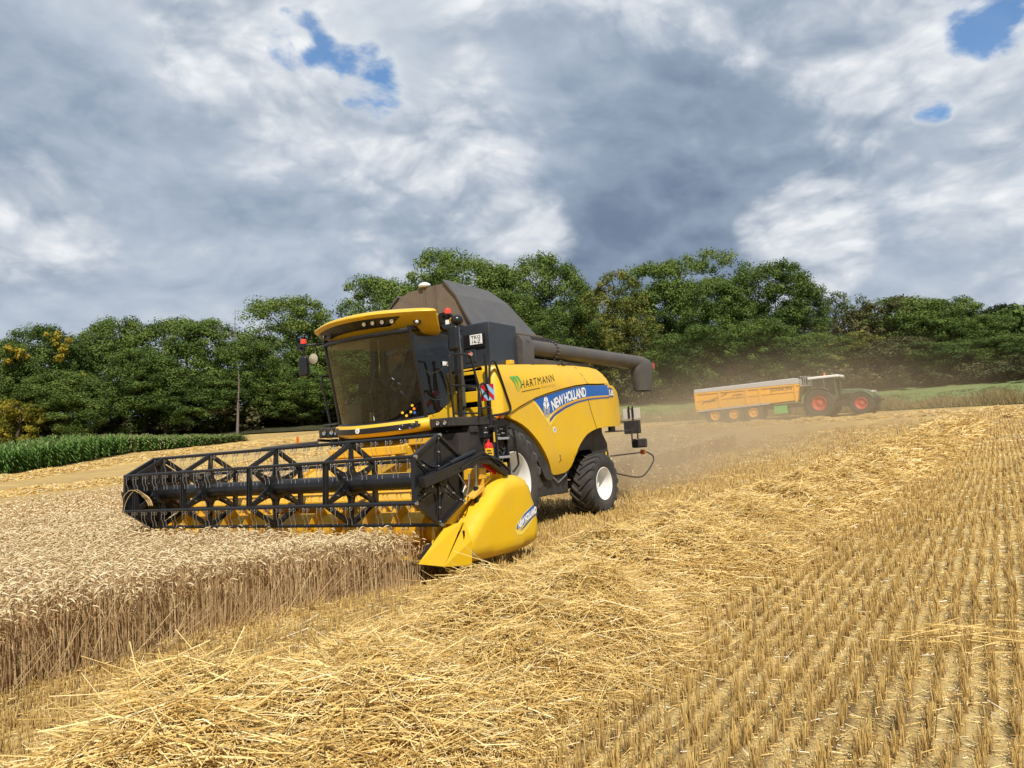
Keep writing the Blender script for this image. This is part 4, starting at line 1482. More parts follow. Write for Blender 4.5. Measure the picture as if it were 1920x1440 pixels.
# the reel
RX, RZ, RR, RL, PH = 3.86, 1.217, .537, 2.87, .064
reel = empty('reel', (RX, 0, RZ), header)
reel.location = Vector((RX, 0, RZ)) - Vector((3.0, 0, .3))
HEX = [(math.sin(-PH + k * math.pi / 3) * RR, math.cos(-PH + k * math.pi / 3) * RR) for k in range(6)]
mb = MB()
mb.tube([(0, -RL, 0), (0, RL, 0)], .105, 24)
for y in (-2.15, -.72, .72, 2.15):
    mb.lathe([(-.004, .105), (-.004, .1075), (.004, .1075), (.004, .105)], (0, y, 0), 'y', 24)
mb.build('reel_tube', BLK, reel, smooth=45)


def spider(y):
    mb = MB()
    for k in range(6):
        a, b = Vector((HEX[k][0], 0, HEX[k][1])), Vector((HEX[(k + 1) % 6][0], 0, HEX[(k + 1) % 6][1]))
        o = Vector((0, y, 0))
        n = (a + b).normalized()
        for dy in (-.022, .022):
            mb.bar(a * .97 + o + Vector((0, dy, 0)), b * .97 + o + Vector((0, dy, 0)), .012, .055, n)
        # spoke with its flared web
        for dy in (-.012, .012):
            mb.bar(o + a * .18 + Vector((0, dy, 0)), o + a * .95 + Vector((0, dy, 0)), .010, .06, a.cross(Vector((0, 1, 0))))
        c = catmull([a * .80 + b * .05, a * .36 + b * .10, a * .18 + b * .18, a * .10 + b * .36, a * .05 + b * .80], 4)
        mb.tube([p + o for p in c], .014, 6)
        mb.mi(1)
        for f in (.55, .30):
            mb.cyl(o + a * f - Vector((0, .03, 0)), o + a * f + Vector((0, .03, 0)), .012, 6)
        mb.cyl(o + a - Vector((0, .04, 0)), o + a + Vector((0, .04, 0)), .02, 8)
        mb.mi(0)
    mb.lathe([(-.03, .10), (-.03, .17), (.03, .17), (.03, .10)], (0, y, 0), 'y', 24)
    return mb.build('reel_spider', [BLK, STEEL], reel, smooth=40)


for y in (-2.62, -1.44, 0, 1.44):
    spider(y)
for s in (-1, 1):
    mb = MB()
    y0, y1 = s * (RL - .012), s * RL
    mb.prism([(x * .98, z * .98) for x, z in HEX], 'y', y0, y1)
    for k in range(6):
        a, b = Vector((HEX[k][0], 0, HEX[k][1])), Vector((HEX[(k + 1) % 6][0], 0, HEX[(k + 1) % 6][1]))
        o = Vector((0, s * (RL + .004), 0))
        mb.bar(a * 1.0 + o, b * 1.0 + o, .05, .035, (a + b))
        mb.bar(a * .94 + o, b * .94 + o, .018, .012, (a + b))
        c = [a * .30 + b * .62, a * .22 + b * .30, a * .30 + b * .22, a * .62 + b * .30]
        c = catmull([a * .08 + b * .74, a * .12 + b * .40, a * .20 + b * .20, a * .40 + b * .12, a * .74 + b * .08], 4)
        mb.tube([p + o for p in c], .012, 6)
        mb.bar(a * .1 + o, a * .97 + o, .014, .035, a.cross(Vector((0, 1, 0))))
        mb.mi(1)
        for f in (.93, .62, .30):
            mb.cyl(o + a * f, o + a * f + Vector((0, s * .018, 0)), .013, 6)
        mb.cyl(o + a, o + a + Vector((0, s * .05, 0)), .02, 8)
        mb.mi(0)
    mb.cyl((0, s * RL, 0), (0, s * (RL + .07), 0), .08, 16)
    mb.build('reel_end_plate', [BLK, STEEL], reel, smooth=35)
for k in range(6):
    x, z = HEX[k]
    mb = MB()
    mb.tube([(0, -RL - .02, 0), (0, RL + .02, 0)], .024, 10)
    n = 46
    for i in range(n):
        y = -RL + .09 + i * (2 * RL - .18) / (n - 1)
        y += .025 if i % 2 else -.025
        mb.mi(1)
        mb.tube([(.012 + .02 * math.cos(a), y, -.038 + .02 * math.sin(a)) for a in np.linspace(0, 5.5, 7)], .0065, 5, cap=False)
        mb.tube([(.030, y, -.045), (.034, y, -.13), (.012, y + .006, -.18), (.014, y + .008, -.235)], .0038, 4, cap=False)
    o = mb.build('reel_bar', [BLK, STEEL], reel, smooth=45)
    o.location = (x, 0, z)
# a few ears of wheat caught on the reel
STRAWM = mat('loose straw', (.56, .40, .17), .8, 0, .15, 20)
mb = MB()
for dx, dy in ((0, 0), (.03, .05), (-.03, .09)):
    mb.tube(catmull([(.62 + dx, -2.84 + dy, -.38), (.60 + dx, -2.78 + dy, -.10), (.52 + dx, -2.66 + dy, .08), (.42, -2.56 + dy, .02)], 5), .004, 4)
    mb.tube(catmull([(.42, -2.56 + dy, .02), (.36, -2.50 + dy, -.07), (.33, -2.47 + dy, -.18)], 4), [.006] * 2 + [.013] * 4 + [.01] * 2 + [.003], 6)
mb.build('caught_straw', STRAWM, reel)

# the driver behind the tinted glass
drv = tag(empty('person', (.95, 0, 2.5)), 'driver in dark work shirt and pale cap sitting behind the tinted cab glass', 'person')


def body_mesh():
    """one continuous seated body: torso, limbs and head as overlapping tapered tubes fused by voxel remesh"""
    mb = MB()
    mb.tube([(0, 0, 0), (.02, 0, .18), (.04, 0, .36), (.03, 0, .50), (.03, 0, .56)], [.17, .16, .19, .17, .07], 14)
    mb.ball((.02, 0, .44), (.13, .23, .11), 14, 8)
    mb.tube([(.03, 0, .52), (.05, 0, .62)], .06, 10)
    mb.ball((.07, 0, .74), (.105, .085, .13), 16, 12)
    mb.ball((.175, 0, .73), (.02, .015, .025), 8, 6)
    for s in (-1, 1):
        mb.ball((.06, s * .085, .73), (.03, .015, .035), 8, 6)
        mb.tube([(0, s * .10, .02), (.22, s * .12, .06), (.42, s * .13, .05)], [.105, .09, .07], 12)
        mb.tube([(.42, s * .13, .05), (.46, s * .13, -.18), (.48, s * .13, -.40)], [.07, .062, .045], 12)
        mb.tube([(.45, s * .13, -.42), (.60, s * .14, -.43)], [.045, .04], 10)
        hand = (.47, s * .19, .22) if s < 0 else (.46, s * .20, .22)
        mb.tube([(.03, s * .22, .45), (.10, s * .27, .30), (.16, s * .27, .22)], [.065, .055, .047], 10)
        mb.tube([(.16, s * .27, .22), (.32, s * .235, .22), (hand[0] - .03, hand[1], hand[2])], [.047, .04, .03], 10)
        mb.ball((hand[0], hand[1], hand[2]), (.05, .035, .022), 10, 6)
        for f in range(4):
            yy = hand[1] - .03 + f * .02
            mb.tube([(hand[0] + .03, yy, hand[2]), (hand[0] + .07, yy, hand[2] - .005), (hand[0] + .075 - .004 * abs(f - 1.5), yy, hand[2] - .04)], [.010, .009, .008], 6)
        mb.tube([(hand[0] - .01, hand[1] - s * .03, hand[2]), (hand[0] + .025, hand[1] - s * .05, hand[2] - .015), (hand[0] + .05, hand[1] - s * .045, hand[2] - .03)], [.012, .011, .009], 6)
    return mb


o = body_mesh().build('body', [SHIRT, SKIN], drv)
rm_ = o.modifiers.new('fuse', 'REMESH')
rm_.mode = 'VOXEL'
rm_.voxel_size = .012
rm_.use_smooth_shade = True
mb = MB()
mb.lathe([(0, .112), (.05, .112), (.10, .08), (.115, .001)], (.065, 0, .785), 'z', 18)
mb.add([(.15, -.075, .79), (.15, .075, .79), (.27, .05, .775), (.27, -.05, .775), (.15, -.075, .80), (.15, .075, .80), (.27, .05, .785), (.27, -.05, .785)], [(0, 1, 2, 3), (7, 6, 5, 4), (0, 3, 7, 4), (3, 2, 6, 7), (2, 1, 5, 6)])
mb.build('cap', CLOTHC, drv)
mb = MB()
mb.ball((.09, 0, .725), (.10, .082, .115), 16, 10)
mb.ball((.19, 0, .72), (.018, .014, .022), 8, 6)
for s in (-1, 1):
    mb.mi(1).ball((.178, s * .033, .745), (.012, .014, .009), 8, 6)
mb.mi(2).bounds((.18, -.022, .672), (.192, .022, .68))
mb.build('face', [SKIN, KDEC, RED], drv)

# ------------------------------------------------------------------ ground
def ground_mat():
    m = bpy.data.materials.new('stubble ground')
    m.use_nodes = True
    t = NT(m.node_tree)
    p = t.new('ShaderNodeTexCoord').outputs['Object']
    sp = t.new('ShaderNodeSeparateXYZ', {0: p})
    chaff = t.noise(p, 55, 6, .75, .6)
    fine_ = t.noise(p, 210, 3, .7)
    patch = t.noise(p, 1.1, 5, .6)
    row = t.math('SINE', t.math('MULTIPLY', t.math('ADD', sp.outputs[1], t.math('MULTIPLY', t.noise(p, .6, 2), .10)), 2 * math.pi / .128))
    v = t.math('ADD', t.math('MULTIPLY', chaff, .55), t.math('MULTIPLY', fine_, .45))
    v = t.math('ADD', v, t.math('MULTIPLY', t.math('SUBTRACT', patch, .5), .62))
    v = t.math('SUBTRACT', v, t.math('MULTIPLY', row, .085))
    c = t.ramp(v, [(.28, (.095, .062, .030)), (.41, (.25, .17, .074)), (.54, (.49, .345, .138)), (.68, (.72, .545, .24))])
    # far field: swaths of straw left by earlier passes, pale gold with browner tracks
    dist = t.math('ADD', t.math('MULTIPLY', sp.outputs[0], -.848), t.math('MULTIPLY', sp.outputs[1], -.53))
    far = t.maprange(dist, -2, 22)
    st = t.new('ShaderNodeCombineXYZ', {0: t.math('MULTIPLY', sp.outputs[0], .10), 1: t.math('MULTIPLY', sp.outputs[1], .42), 2: 0.})
    sw = t.noise(st.outputs[0], 1.0, 6, .6, .5)
    fc = t.ramp(t.math('ADD', t.math('MULTIPLY', sw, .75), t.math('MULTIPLY', t.noise(p, 2.5, 6, .7), .25)), [(.36, (.30, .195, .085)), (.48, (.42, .285, .115)), (.60, (.54, .38, .128))])
    c = t.mix(t.math('MULTIPLY', far, .75), c, fc)
    b = t.new('ShaderNodeBsdfPrincipled', {'Base Color': c, 'Roughness': .9, 'Specular IOR Level': .15})
    bn = t.new('ShaderNodeBump', {'Height': v, 'Strength': .8, 'Distance': .02})
    t.t.links.new(bn.outputs[0], b.inputs['Normal'])
    t.new('ShaderNodeOutputMaterial', {'Surface': b.outputs[0]})
    return m


rad = np.concatenate([[.3, 1, 2, 4, 7, 10, 13], np.arange(16, 60, 1.5), np.arange(60, 110, 2.), [115, 125, 140, 170, 220, 300, 450, 900]])
NA = 180
ang = np.linspace(0, 2 * np.pi, NA, endpoint=False)
gx = CAM.x + rad[:, None] * np.cos(ang)
gy = CAM.y + rad[:, None] * np.sin(ang)
gz = terrn(gx, gy)
gv = np.stack([gx, gy, gz], -1).reshape(-1, 3)
i, k = np.meshgrid(np.arange(len(rad) - 1), np.arange(NA), indexing='ij')
l = (k + 1) % NA
gf = np.stack([i * NA + k, (i + 1) * NA + k, (i + 1) * NA + l, i * NA + l], -1).reshape(-1, 4)
gv = np.vstack([gv, [[CAM.x, CAM.y, 0]]])
tri = np.stack([np.full(NA, len(gv) - 1), np.arange(NA), (np.arange(NA) + 1) % NA], -1)
tag(npmesh('ground', gv, [gf, tri], ground_mat(), smooth=True), 'harvested stubble field sloping up to the woods', None, kind='structure')


def sheet(name, poly, m, step, lift, label, kind='structure'):
    pts, tris, _ = fill(poly, step)
    vs = np.array([(p.x, p.y, terr(p.x, p.y) + lift) for p in pts])
    fs = np.array([tuple(f) for f in tris])
    a = vs[fs]
    nz = np.cross(a[:, 1] - a[:, 0], a[:, 2] - a[:, 0])[:, 2]
    fs[nz < 0] = fs[nz < 0][:, ::-1]
    return tag(npmesh(name, vs, fs, m, smooth=True), label, None, kind=kind)


def soil_mat(name, stops, scale):
    m = bpy.data.materials.new(name)
    m.use_nodes = True
    t = NT(m.node_tree)
    p = t.new('ShaderNodeTexCoord').outputs['Object']
    v = t.math('ADD', t.math('MULTIPLY', t.noise(p, scale, 8, .7), .6), t.math('MULTIPLY', t.noise(p, scale * .12, 4, .6), .4))
    c = t.ramp(v, stops)
    b = t.new('ShaderNodeBsdfPrincipled', {'Base Color': c, 'Roughness': .95, 'Specular IOR Level': .1})
    bn = t.new('ShaderNodeBump', {'Height': v, 'Strength': 1., 'Distance': .3})
    t.t.links.new(bn.outputs[0], b.inputs['Normal'])
    t.new('ShaderNodeOutputMaterial', {'Surface': b.outputs[0]})
    return m


GRASSM = soil_mat('meadow green', [(.36, (.13, .18, .065)), (.5, (.18, .225, .085)), (.62, (.245, .275, .11))], 2.2)
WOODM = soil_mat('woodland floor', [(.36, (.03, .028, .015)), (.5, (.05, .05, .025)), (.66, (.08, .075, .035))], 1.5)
MEADOW = [(-50.3, -19.5), (-51.2, -11.7), (-50.8, -4.4), (-49.7, 1.0), (-48.8, 5.7), (-47.4, 9.9), (-45, 17), (-41, 30), (-62, 40), (-72, 14), (-76, -2), (-80, -16), (-75, -32), (-56, -30)]
sheet('meadow', MEADOW, GRASSM, 2.5, .06, 'green meadow between the stubble field and the woods')
sheet('woodland_floor', [(-60, 42), (-71, 16), (-73, -2), (-72, -14), (-66, -27), (-58, -36), (-50, -46), (-41, -55), (-30, -62), (-18, -66), (-10, -80), (-40, -110), (-130, -110), (-150, -20), (-150, 50), (-90, 60)], WOODM, 6, .12, 'dark woodland floor under the trees')


# ------------------------------------------------------------------ stalk scattering in numpy
def prisms(base, tip, w0, w1, mid=None, n=3):
    """tapered n-sided stalks; returns verts, quads"""
    N = len(base)
    d = tip - base
    d /= np.linalg.norm(d, axis=1, keepdims=True) + 1e-9
    ref = np.where(np.abs(d[:, 2:3]) > .8, np.array([[1., 0, 0]]), np.array([[0, 0, 1.]]))
    a = np.cross(ref, d)
    a /= np.linalg.norm(a, axis=1, keepdims=True) + 1e-9
    b = np.cross(d, a)
    rings = [(base, w0), (tip, w1)] if mid is None else [(base, w0), (mid, (w0 + w1) / 2), (tip, w1)]
    vs = []
    ph = RNG.uniform(0, 6.28, N)
    for c, w in rings:
        w = np.broadcast_to(w, (N,))
        for k in range(n):
            t_ = ph + 2 * np.pi * k / n
            vs.append(c + (a * np.cos(t_)[:, None] + b * np.sin(t_)[:, None]) * w[:, None])
    V = np.stack(vs, 1)
    m = len(rings) * n
    off = np.arange(N)[:, None, None] * m
    q = []
    for r_ in range(len(rings) - 1):
        for k in range(n):
            l = (k + 1) % n
            q.append((r_ * n + k, r_ * n + l, (r_ + 1) * n + l, (r_ + 1) * n + k))
    Q = (np.array(q)[None] + off).reshape(-1, 4)
    return V.reshape(-1, 3), Q, m


def instances(variants, pick, pos, rot, scl, rnd):
    """copies of small template meshes (verts, quads, offset attr) merged into one mesh"""
    VS, QS, RS = [], [], []
    base = 0
    for vi, (tv, tq, ta) in enumerate(variants):
        s_ = np.where(pick == vi)[0]
        if not len(s_):
            continue
        c, q = np.cos(rot[s_]), np.sin(rot[s_])
        sc = scl[s_]
        x = tv[None, :, 0] * sc[:, None, 0]
        y = tv[None, :, 1] * sc[:, None, 0]
        z = tv[None, :, 2] * sc[:, None, 1]
        V = np.stack([x * c[:, None] - y * q[:, None], x * q[:, None] + y * c[:, None], z], -1) + pos[s_][:, None, :]
        n = len(tv)
        VS.append(V.reshape(-1, 3))
        QS.append((tq[None] + (np.arange(len(s_)) * n)[:, None, None] + base).reshape(-1, 4))
        RS.append((ta[None] * 1.0 + rnd[s_][:, None]).reshape(-1))
        base += n * len(s_)
    return np.concatenate(VS), np.concatenate(QS), np.concatenate(RS)


def pack(mb_list):
    """template from a list of (MB, attr offset): quads only (triangles get a doubled corner)"""
    V, Q, Aa = [], [], []
    b = 0
    for mb, at in mb_list:
        V += mb.v
        Q += [tuple(i + b for i in (f if len(f) == 4 else (*f, f[-1]))) for f in mb.f]
        Aa += [at] * len(mb.v)
        b += len(mb.v)
    return np.array(V, float), np.array(Q, int), np.array(Aa, float)


def scatter(x0, x1, y0, y1, dens, test=None):
    n = int((x1 - x0) * (y1 - y0) * dens)
    x, y = RNG.uniform(x0, x1, n), RNG.uniform(y0, y1, n)
    z = terrn(x, y)
    ok, dep = in_view(x, y, z + .3, .24)
    if test is not None:
        ok &= test(x, y, dep)
    return x[ok], y[ok], z[ok], dep[ok]


# ---- standing wheat
EDGE = 2.22


def wheat_zone(x, y):
    far_b = np.where(x > -8, -20.0 + (x + 1.7) * .35, -22.3 + (-8 - x) * .12)
    far_b = np.minimum(far_b, -17.5)
    a = (x > 4.12) & (y < EDGE + .10 * np.sin(x * 1.7) + .05 * np.sin(x * 5.3) + .52 * np.exp(-((x - 4.1) / .75) ** 2))
    b = (y < -2.98 + .08 * np.sin(x * 1.3))
    return (a | b) & (y > far_b) & (x > -31 + .3 * (y + 10))


def ear(mb, p, d, L, r, bend):
    """a drooping ear: four-sided, plump in the middle"""
    d = Vector(d).normalized()
    side = Vector((bend[0], bend[1], bend[2]))
    pts, q = [], Vector(p)
    n = 5
    for i in range(n):
        pts.append(q.copy())
        d = (d + side * .34).normalized()
        q = q + d * (L / (n - 1))
    mb.tube(pts, [r * .45, r * .95, r, r * .8, r * .18], 4, cap=False)


def wheat_variants(full, fat, nvar=8):
    out = []
    rr = random.Random(5)
    for v in range(nvar):
        st, hd, lf = MB(), MB(), MB()
        H = rr.uniform(.53, .66)
        lean = (rr.uniform(.0, .06), rr.uniform(-.03, .03))
        z0 = 0 if full else .34
        top = Vector((lean[0], lean[1], H))
        hook = rr.choice([.75, 1.0, 1.25, .5])
        st.tube([(lean[0] * z0, lean[1] * z0, z0), (lean[0] * .6, lean[1] * .6, H * .7), top], [.0026 * fat, .0024 * fat, .002 * fat], 3, cap=False)
        c = [top, top + Vector((.018, 0, .035)), top + Vector((.05, 0, .05))]
        st.tube(c, .0019 * fat, 3, cap=False)
        ear(hd, c[-1], (1, 0, .35 * (1.5 - hook)), rr.uniform(.064, .085), .0062 * fat, (.15, rr.uniform(-.25, .25), -hook * .85))
        if rr.random() < .5:
            a = rr.uniform(0, 6.28)
            q = Vector((math.cos(a), math.sin(a), 0))
            b0 = Vector((0, 0, H * .72))
            w_ = Vector((-q.y, q.x, 0)) * .005 * fat
            P_ = [b0, b0 + q * .05 + Vector((0, 0, .05)), b0 + q * .11 + Vector((0, 0, .03)), b0 + q * .15 - Vector((0, 0, .05))]
            lf.grid([[p - w_ * (1 - i / 3.5), p + w_ * (1 - i / 3.5)] for i, p in enumerate(P_)])
        out.append(pack([(st, 0.0), (hd, 1.0), (lf, .0)]))
    return out


WHEATM = bpy.data.materials.new('ripe wheat')
WHEATM.use_nodes = True
t = NT(WHEATM.node_tree)
a_ = t.new('ShaderNodeAttribute', attribute_name='rnd').outputs['Fac']
earf = t.math('GREATER_THAN', a_, .95)
fr_ = t.math('FRACT', a_)
stem_c = t.ramp(fr_, [(0, (.48, .29, .13)), (.4, (.66, .46, .24)), (.9, (.80, .62, .36))])
ear_c = t.ramp(fr_, [(0, (.58, .43, .22)), (.45, (.77, .62, .36)), (.9, (.87, .77, .53))])
cc = t.mix(earf, stem_c, ear_c)
b_ = t.new('ShaderNodeBsdfPrincipled', {'Base Color': cc, 'Roughness': .7, 'Specular IOR Level': .25})
tr_ = t.new('ShaderNodeBsdfTranslucent', {'Color': cc})
mx_ = t.new('ShaderNodeMixShader', {0: .30, 1: b_.outputs[0], 2: tr_.outputs[0]})
t.new('ShaderNodeOutputMaterial', {'Surface': mx_.outputs[0]})

VS, QS, RS = [], [], []
base = 0
WIND = .55


def put_wheat(x, y, z, full, fat, hs):
    global base
    n = len(x)
    if not n:
        return
    var = wheat_variants(full, fat)
    rot = RNG.normal(WIND, 1.3, n)
    rot = np.where(RNG.random(n) < .3, RNG.uniform(0, 6.28, n), rot)
    wave = .04 * np.sin(x * .9 + 1.3 * np.sin(y * .7)) + .03 * np.sin(y * 2.1 + x * .4)
    sc = np.stack([np.full(n, 1.0) * RNG.uniform(.9, 1.15, n), hs * RNG.normal(1.0, .05, n) * (1 + wave)], -1)
    V, Q, A_ = instances(var, RNG.integers(0, len(var), n), np.stack([x, y, z], -1), rot, sc, RNG.uniform(0, .9, n))
    VS.append(V); QS.append(Q + base); RS.append(A_)
    base += len(V)


near = lambda x, y, dep: wheat_zone(x, y) & (dep < 11)
edge = lambda x, y: (y > EDGE - .45) & (x > 4.1)
x, y, z, dep = scatter(-2, 12.5, -9, 2.5, 340, near)
e = edge(x, y)
put_wheat(x[~e], y[~e], z[~e], False, 1.25, 1.0)
put_wheat(x[e], y[e], z[e], True, 1.15, 1.0)
x, y, z, dep = scatter(4.0, 12.5, EDGE - .40, EDGE + .75, 520, lambda x, y, dep: wheat_zone(x, y))
put_wheat(x, y, z, True, 1.15, RNG.uniform(.74, 1.0, len(x)))
x, y, z, dep = scatter(-14, 9, -16, 2.3, 160, lambda x, y, dep: wheat_zone(x, y) & (dep >= 11) & (dep < 18))
put_wheat(x, y, z, False, 1.9, 1.0)
x, y, z, dep = scatter(-45, 6, -26, 0, 26, lambda x, y, dep: wheat_zone(x, y) & (dep >= 18))
put_wheat(x, y, z, True, 3.6, 1.03)
x, y, z, dep = scatter(-43, -4, -3.6, -2.9, 130, lambda x, y, dep: wheat_zone(x, y))
put_wheat(x, y, z, True, 2.6, 1.0)
# leaning and broken stalks along the cut edge
n = 420
bx = RNG.uniform(4.6, 12, n); by = EDGE + RNG.uniform(-.05, .22, n)
bs = np.stack([bx, by, np.zeros(n)], -1)
ln = RNG.uniform(.30, .62, n); aa = RNG.normal(1.2, 1.0, n); tl = RNG.uniform(.25, 1.1, n)
tp = bs + np.stack([np.cos(aa) * np.sin(tl) * ln, np.abs(np.sin(aa)) * np.sin(tl) * ln, np.cos(tl) * ln], -1)
V, Q, m_ = prisms(bs, tp, .0035, .0025)
VS.append(V); QS.append(Q + base); RS.append(np.repeat(RNG.uniform(.3, .9, n), m_)); base += len(V)
tag(npmesh('standing_wheat', np.concatenate(VS), np.concatenate(QS), WHEATM, np.concatenate(RS)), 'ripe standing wheat with drooping ears and a cut front edge', None, kind='stuff')
print('wheat verts', base)

# ---- stubble rows
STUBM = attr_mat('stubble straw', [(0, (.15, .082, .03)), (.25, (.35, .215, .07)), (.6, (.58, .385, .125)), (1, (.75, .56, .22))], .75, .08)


def wr_center(x):
    """windrow axis: nearly straight, swinging right beyond the crest"""
    xx = np.asarray(x, float)
    return np.interp(xx, [-36, -8, 0, 6, 10], [6.75, 5.42, 5.27, 5.45, 5.55]) - .05 * np.sin(xx * .55)


VS, QS, RS = [], [], []
base = 0


def stubble_zone(x, y):
    w = ~wheat_zone(x, y) & ~((x > 2.9) & (y < 2.0))
    wc = np.abs(y - wr_center(x)) < .75
    return w & ~wc & (y > -2.95)


for d0, d1, per_m, wid, hgt in ((0, 6, 330, .0025, 1.0), (6, 10, 215, .0036, 1.0), (10, 17, 105, .0060, 1.05), (17, 28, 28, .011, 1.1), (28, 46, 8, .020, 1.15)):
    y0, y1 = -3.0, 30.0
    rows_ = np.arange(math.ceil(y0 / .128), math.floor(y1 / .128)) * .128
    x0, x1 = CAM.x - d1 * 1.3, CAM.x + 1.5
    n = int(len(rows_) * (x1 - x0) * per_m)
    if n > 6e6:
        n = int(6e6)
    ry = RNG.choice(rows_, n)
    x = RNG.uniform(x0, x1, n)
    y = ry + RNG.normal(0, .011, n) + .016 * np.sin(x * 2.9 + ry * 7) + .012 * np.sin(x * 11 + ry * 3)
    z = terrn(x, y)
    ok, dep = in_view(x, y, z, .30 if d1 < 12 else .14)
    # stalks stand in tufts along the drill row
    tuft = np.sin(x * 13 + ry * 40 + 2.5 * np.sin(x * 3.7 + ry * 13)) + .7 * np.sin(x * 37 + ry * 11)
    ok &= (dep >= d0) & (dep < d1) & stubble_zone(x, y) & (RNG.random(n) < np.clip(.40 + .34 * tuft, .08, 1))
    x, y, z, dep, tuft = x[ok], y[ok], z[ok], dep[ok], tuft[ok]
    n = len(x)
    h = RNG.normal(.088, .027, n).clip(.03, .2) * hgt * (1 + .14 * np.sin(x * .8 + y * 2) + .16 * np.sin(x * 13 + ry[ok] * 31))
    left = (y < 4)
    h = np.where(left, h * .8, h)
    b0 = np.stack([x, y, z - .004], -1)
    tp = b0 + np.stack([RNG.normal(0, .13, n) * h, RNG.normal(0, .10, n) * h, h], -1)
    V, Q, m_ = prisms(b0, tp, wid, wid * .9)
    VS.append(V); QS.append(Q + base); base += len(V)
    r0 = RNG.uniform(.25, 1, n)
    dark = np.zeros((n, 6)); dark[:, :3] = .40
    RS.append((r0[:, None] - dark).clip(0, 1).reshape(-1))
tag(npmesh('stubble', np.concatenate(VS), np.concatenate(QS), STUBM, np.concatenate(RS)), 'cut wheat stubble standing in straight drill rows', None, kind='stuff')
print('stubble verts', base)

# ---- straw windrow
STRAWC = [(0, (.22, .12, .04)), (.13, (.52, .30, .08)), (.36, (.76, .52, .165)), (.68, (.84, .635, .255)), (.90, (.86, .73, .42)), (1, (.88, .84, .70))]
STRM = attr_mat('golden straw', STRAWC, .55, .12, spec=.45)


def whalf(x):
    return np.interp(x, [-40, 0, 6, 9], [1.40, 1.28, .98, .92])


def wloc(x):
    return whalf(x) + .10 * np.sin(x * 1.1) + .07 * np.sin(x * 3.1 + 1)


def mound_h(x, y):
    c = wr_center(x)
    w = wloc(x)
    tt = np.clip(np.abs(y - c + .10 * np.sin(x * 1.7)) / w, 0, 1)
    lump = 1 + .22 * np.sin(x * 2.3 + y * 1.1) + .16 * np.sin(x * 5.1 - y * 3.7) + .10 * np.sin(x * 9.7 + y * 6.3)
    return .46 * (1 - tt ** 3) * lump


mx0, mx1 = -36., 12.3
nx, ny = 420, 26
xs = mx1 - (mx1 - mx0) * (np.linspace(0, 1, nx) ** 1.6)
YY = np.linspace(-1.2, 1.2, ny)
XX = np.repeat(xs[:, None], ny, 1)
YYY = wr_center(XX) + YY[None]
ZZ = terrn(XX, YYY) + mound_h(XX, YYY) * .80 - .04
i, k = np.meshgrid(np.arange(nx - 1), np.arange(ny - 1), indexing='ij')
mv = np.stack([XX, YYY, ZZ], -1).reshape(-1, 3)
mf = np.stack([i * ny + k, i * ny + k + 1, (i + 1) * ny + k + 1, (i + 1) * ny + k], -1).reshape(-1, 4)
mn = len(mv)
VS, QS, RS = [mv], [mf], [np.full(mn, .10)]  # mound toned darker than the straw, putting gap shade into its colour
base = mn
for d0, d1, dens, wid, L in ((0, 7, 3000, .0025, .27), (7, 11, 2000, .0035, .28), (11, 18, 900, .0056, .30), (18, 30, 330, .010, .38), (30, 60, 110, .020, .5)):
    x0, x1 = CAM.x - d1 * 1.3, CAM.x + 1.0
    x0 = max(x0, mx0)
    n = int((x1 - x0) * 2.9 * dens)
    x = RNG.uniform(x0, x1, n)
    off = np.where(RNG.random(n) < .02, RNG.normal(0, .8, n).clip(-1.5, 1.5), RNG.uniform(-1.06, 1.06, n) * wloc(x) - .10 * np.sin(x * 1.7))
    y = wr_center(x) + off
    hh = mound_h(x, y)
    u = RNG.random(n)
    z = terrn(x, y) + hh * (1 - .28 * u ** 2) + RNG.uniform(-.01, .03, n) + .004
    ok, dep = in_view(x, y, z, .30 if d1 < 12 else .14)
    ok &= (dep >= d0) & (dep < d1)
    x, y, z, u, hh = x[ok], y[ok], z[ok], u[ok], hh[ok]
    n = len(x)
    ln = np.where(RNG.random(n) < .35, RNG.uniform(.03, .14, n), RNG.gamma(4, L / 4, n).clip(.06, .75))
    th = RNG.normal(.15 + .5 * np.sin(x * 1.3 + y * 1.9), .95, n)
    el = RNG.normal(.05, .24, n)
    el = np.where(RNG.random(n) < .05, RNG.uniform(.3, 1.2, n), el)
    dv = np.stack([np.cos(th) * np.cos(el), np.sin(th) * np.cos(el), np.sin(el)], -1)
    c = np.stack([x, y, z], -1)
    b0 = c - dv * ln[:, None] / 2
    tp = c + dv * ln[:, None] / 2
    b0[:, 2] = np.maximum(b0[:, 2], terrn(b0[:, 0], b0[:, 1]) + .004)
    tp[:, 2] = np.maximum(tp[:, 2], terrn(tp[:, 0], tp[:, 1]) + .004)
    mid = (b0 + tp) / 2 + np.stack([RNG.normal(0, .04, n), RNG.normal(0, .04, n), RNG.uniform(-.02, .09, n)], -1) * ln[:, None] * 1.4
    w = wid * RNG.uniform(.65, 1.25, n) * np.where(ln < .13, 1.35, 1)
    V, Q, m_ = prisms(b0, tp, w, w * .85, mid)
    VS.append(V); QS.append(Q + base); base += len(V)
    RS.append(np.repeat(np.clip(RNG.beta(2.2, 1.8, n) * .95, 0, 1), m_))
tag(npmesh('straw_windrow', np.concatenate(VS), np.concatenate(QS), STRM, np.concatenate(RS)), 'thick golden windrow of loose straw lying across the stubble', None, kind='stuff')
print('windrow verts', base)

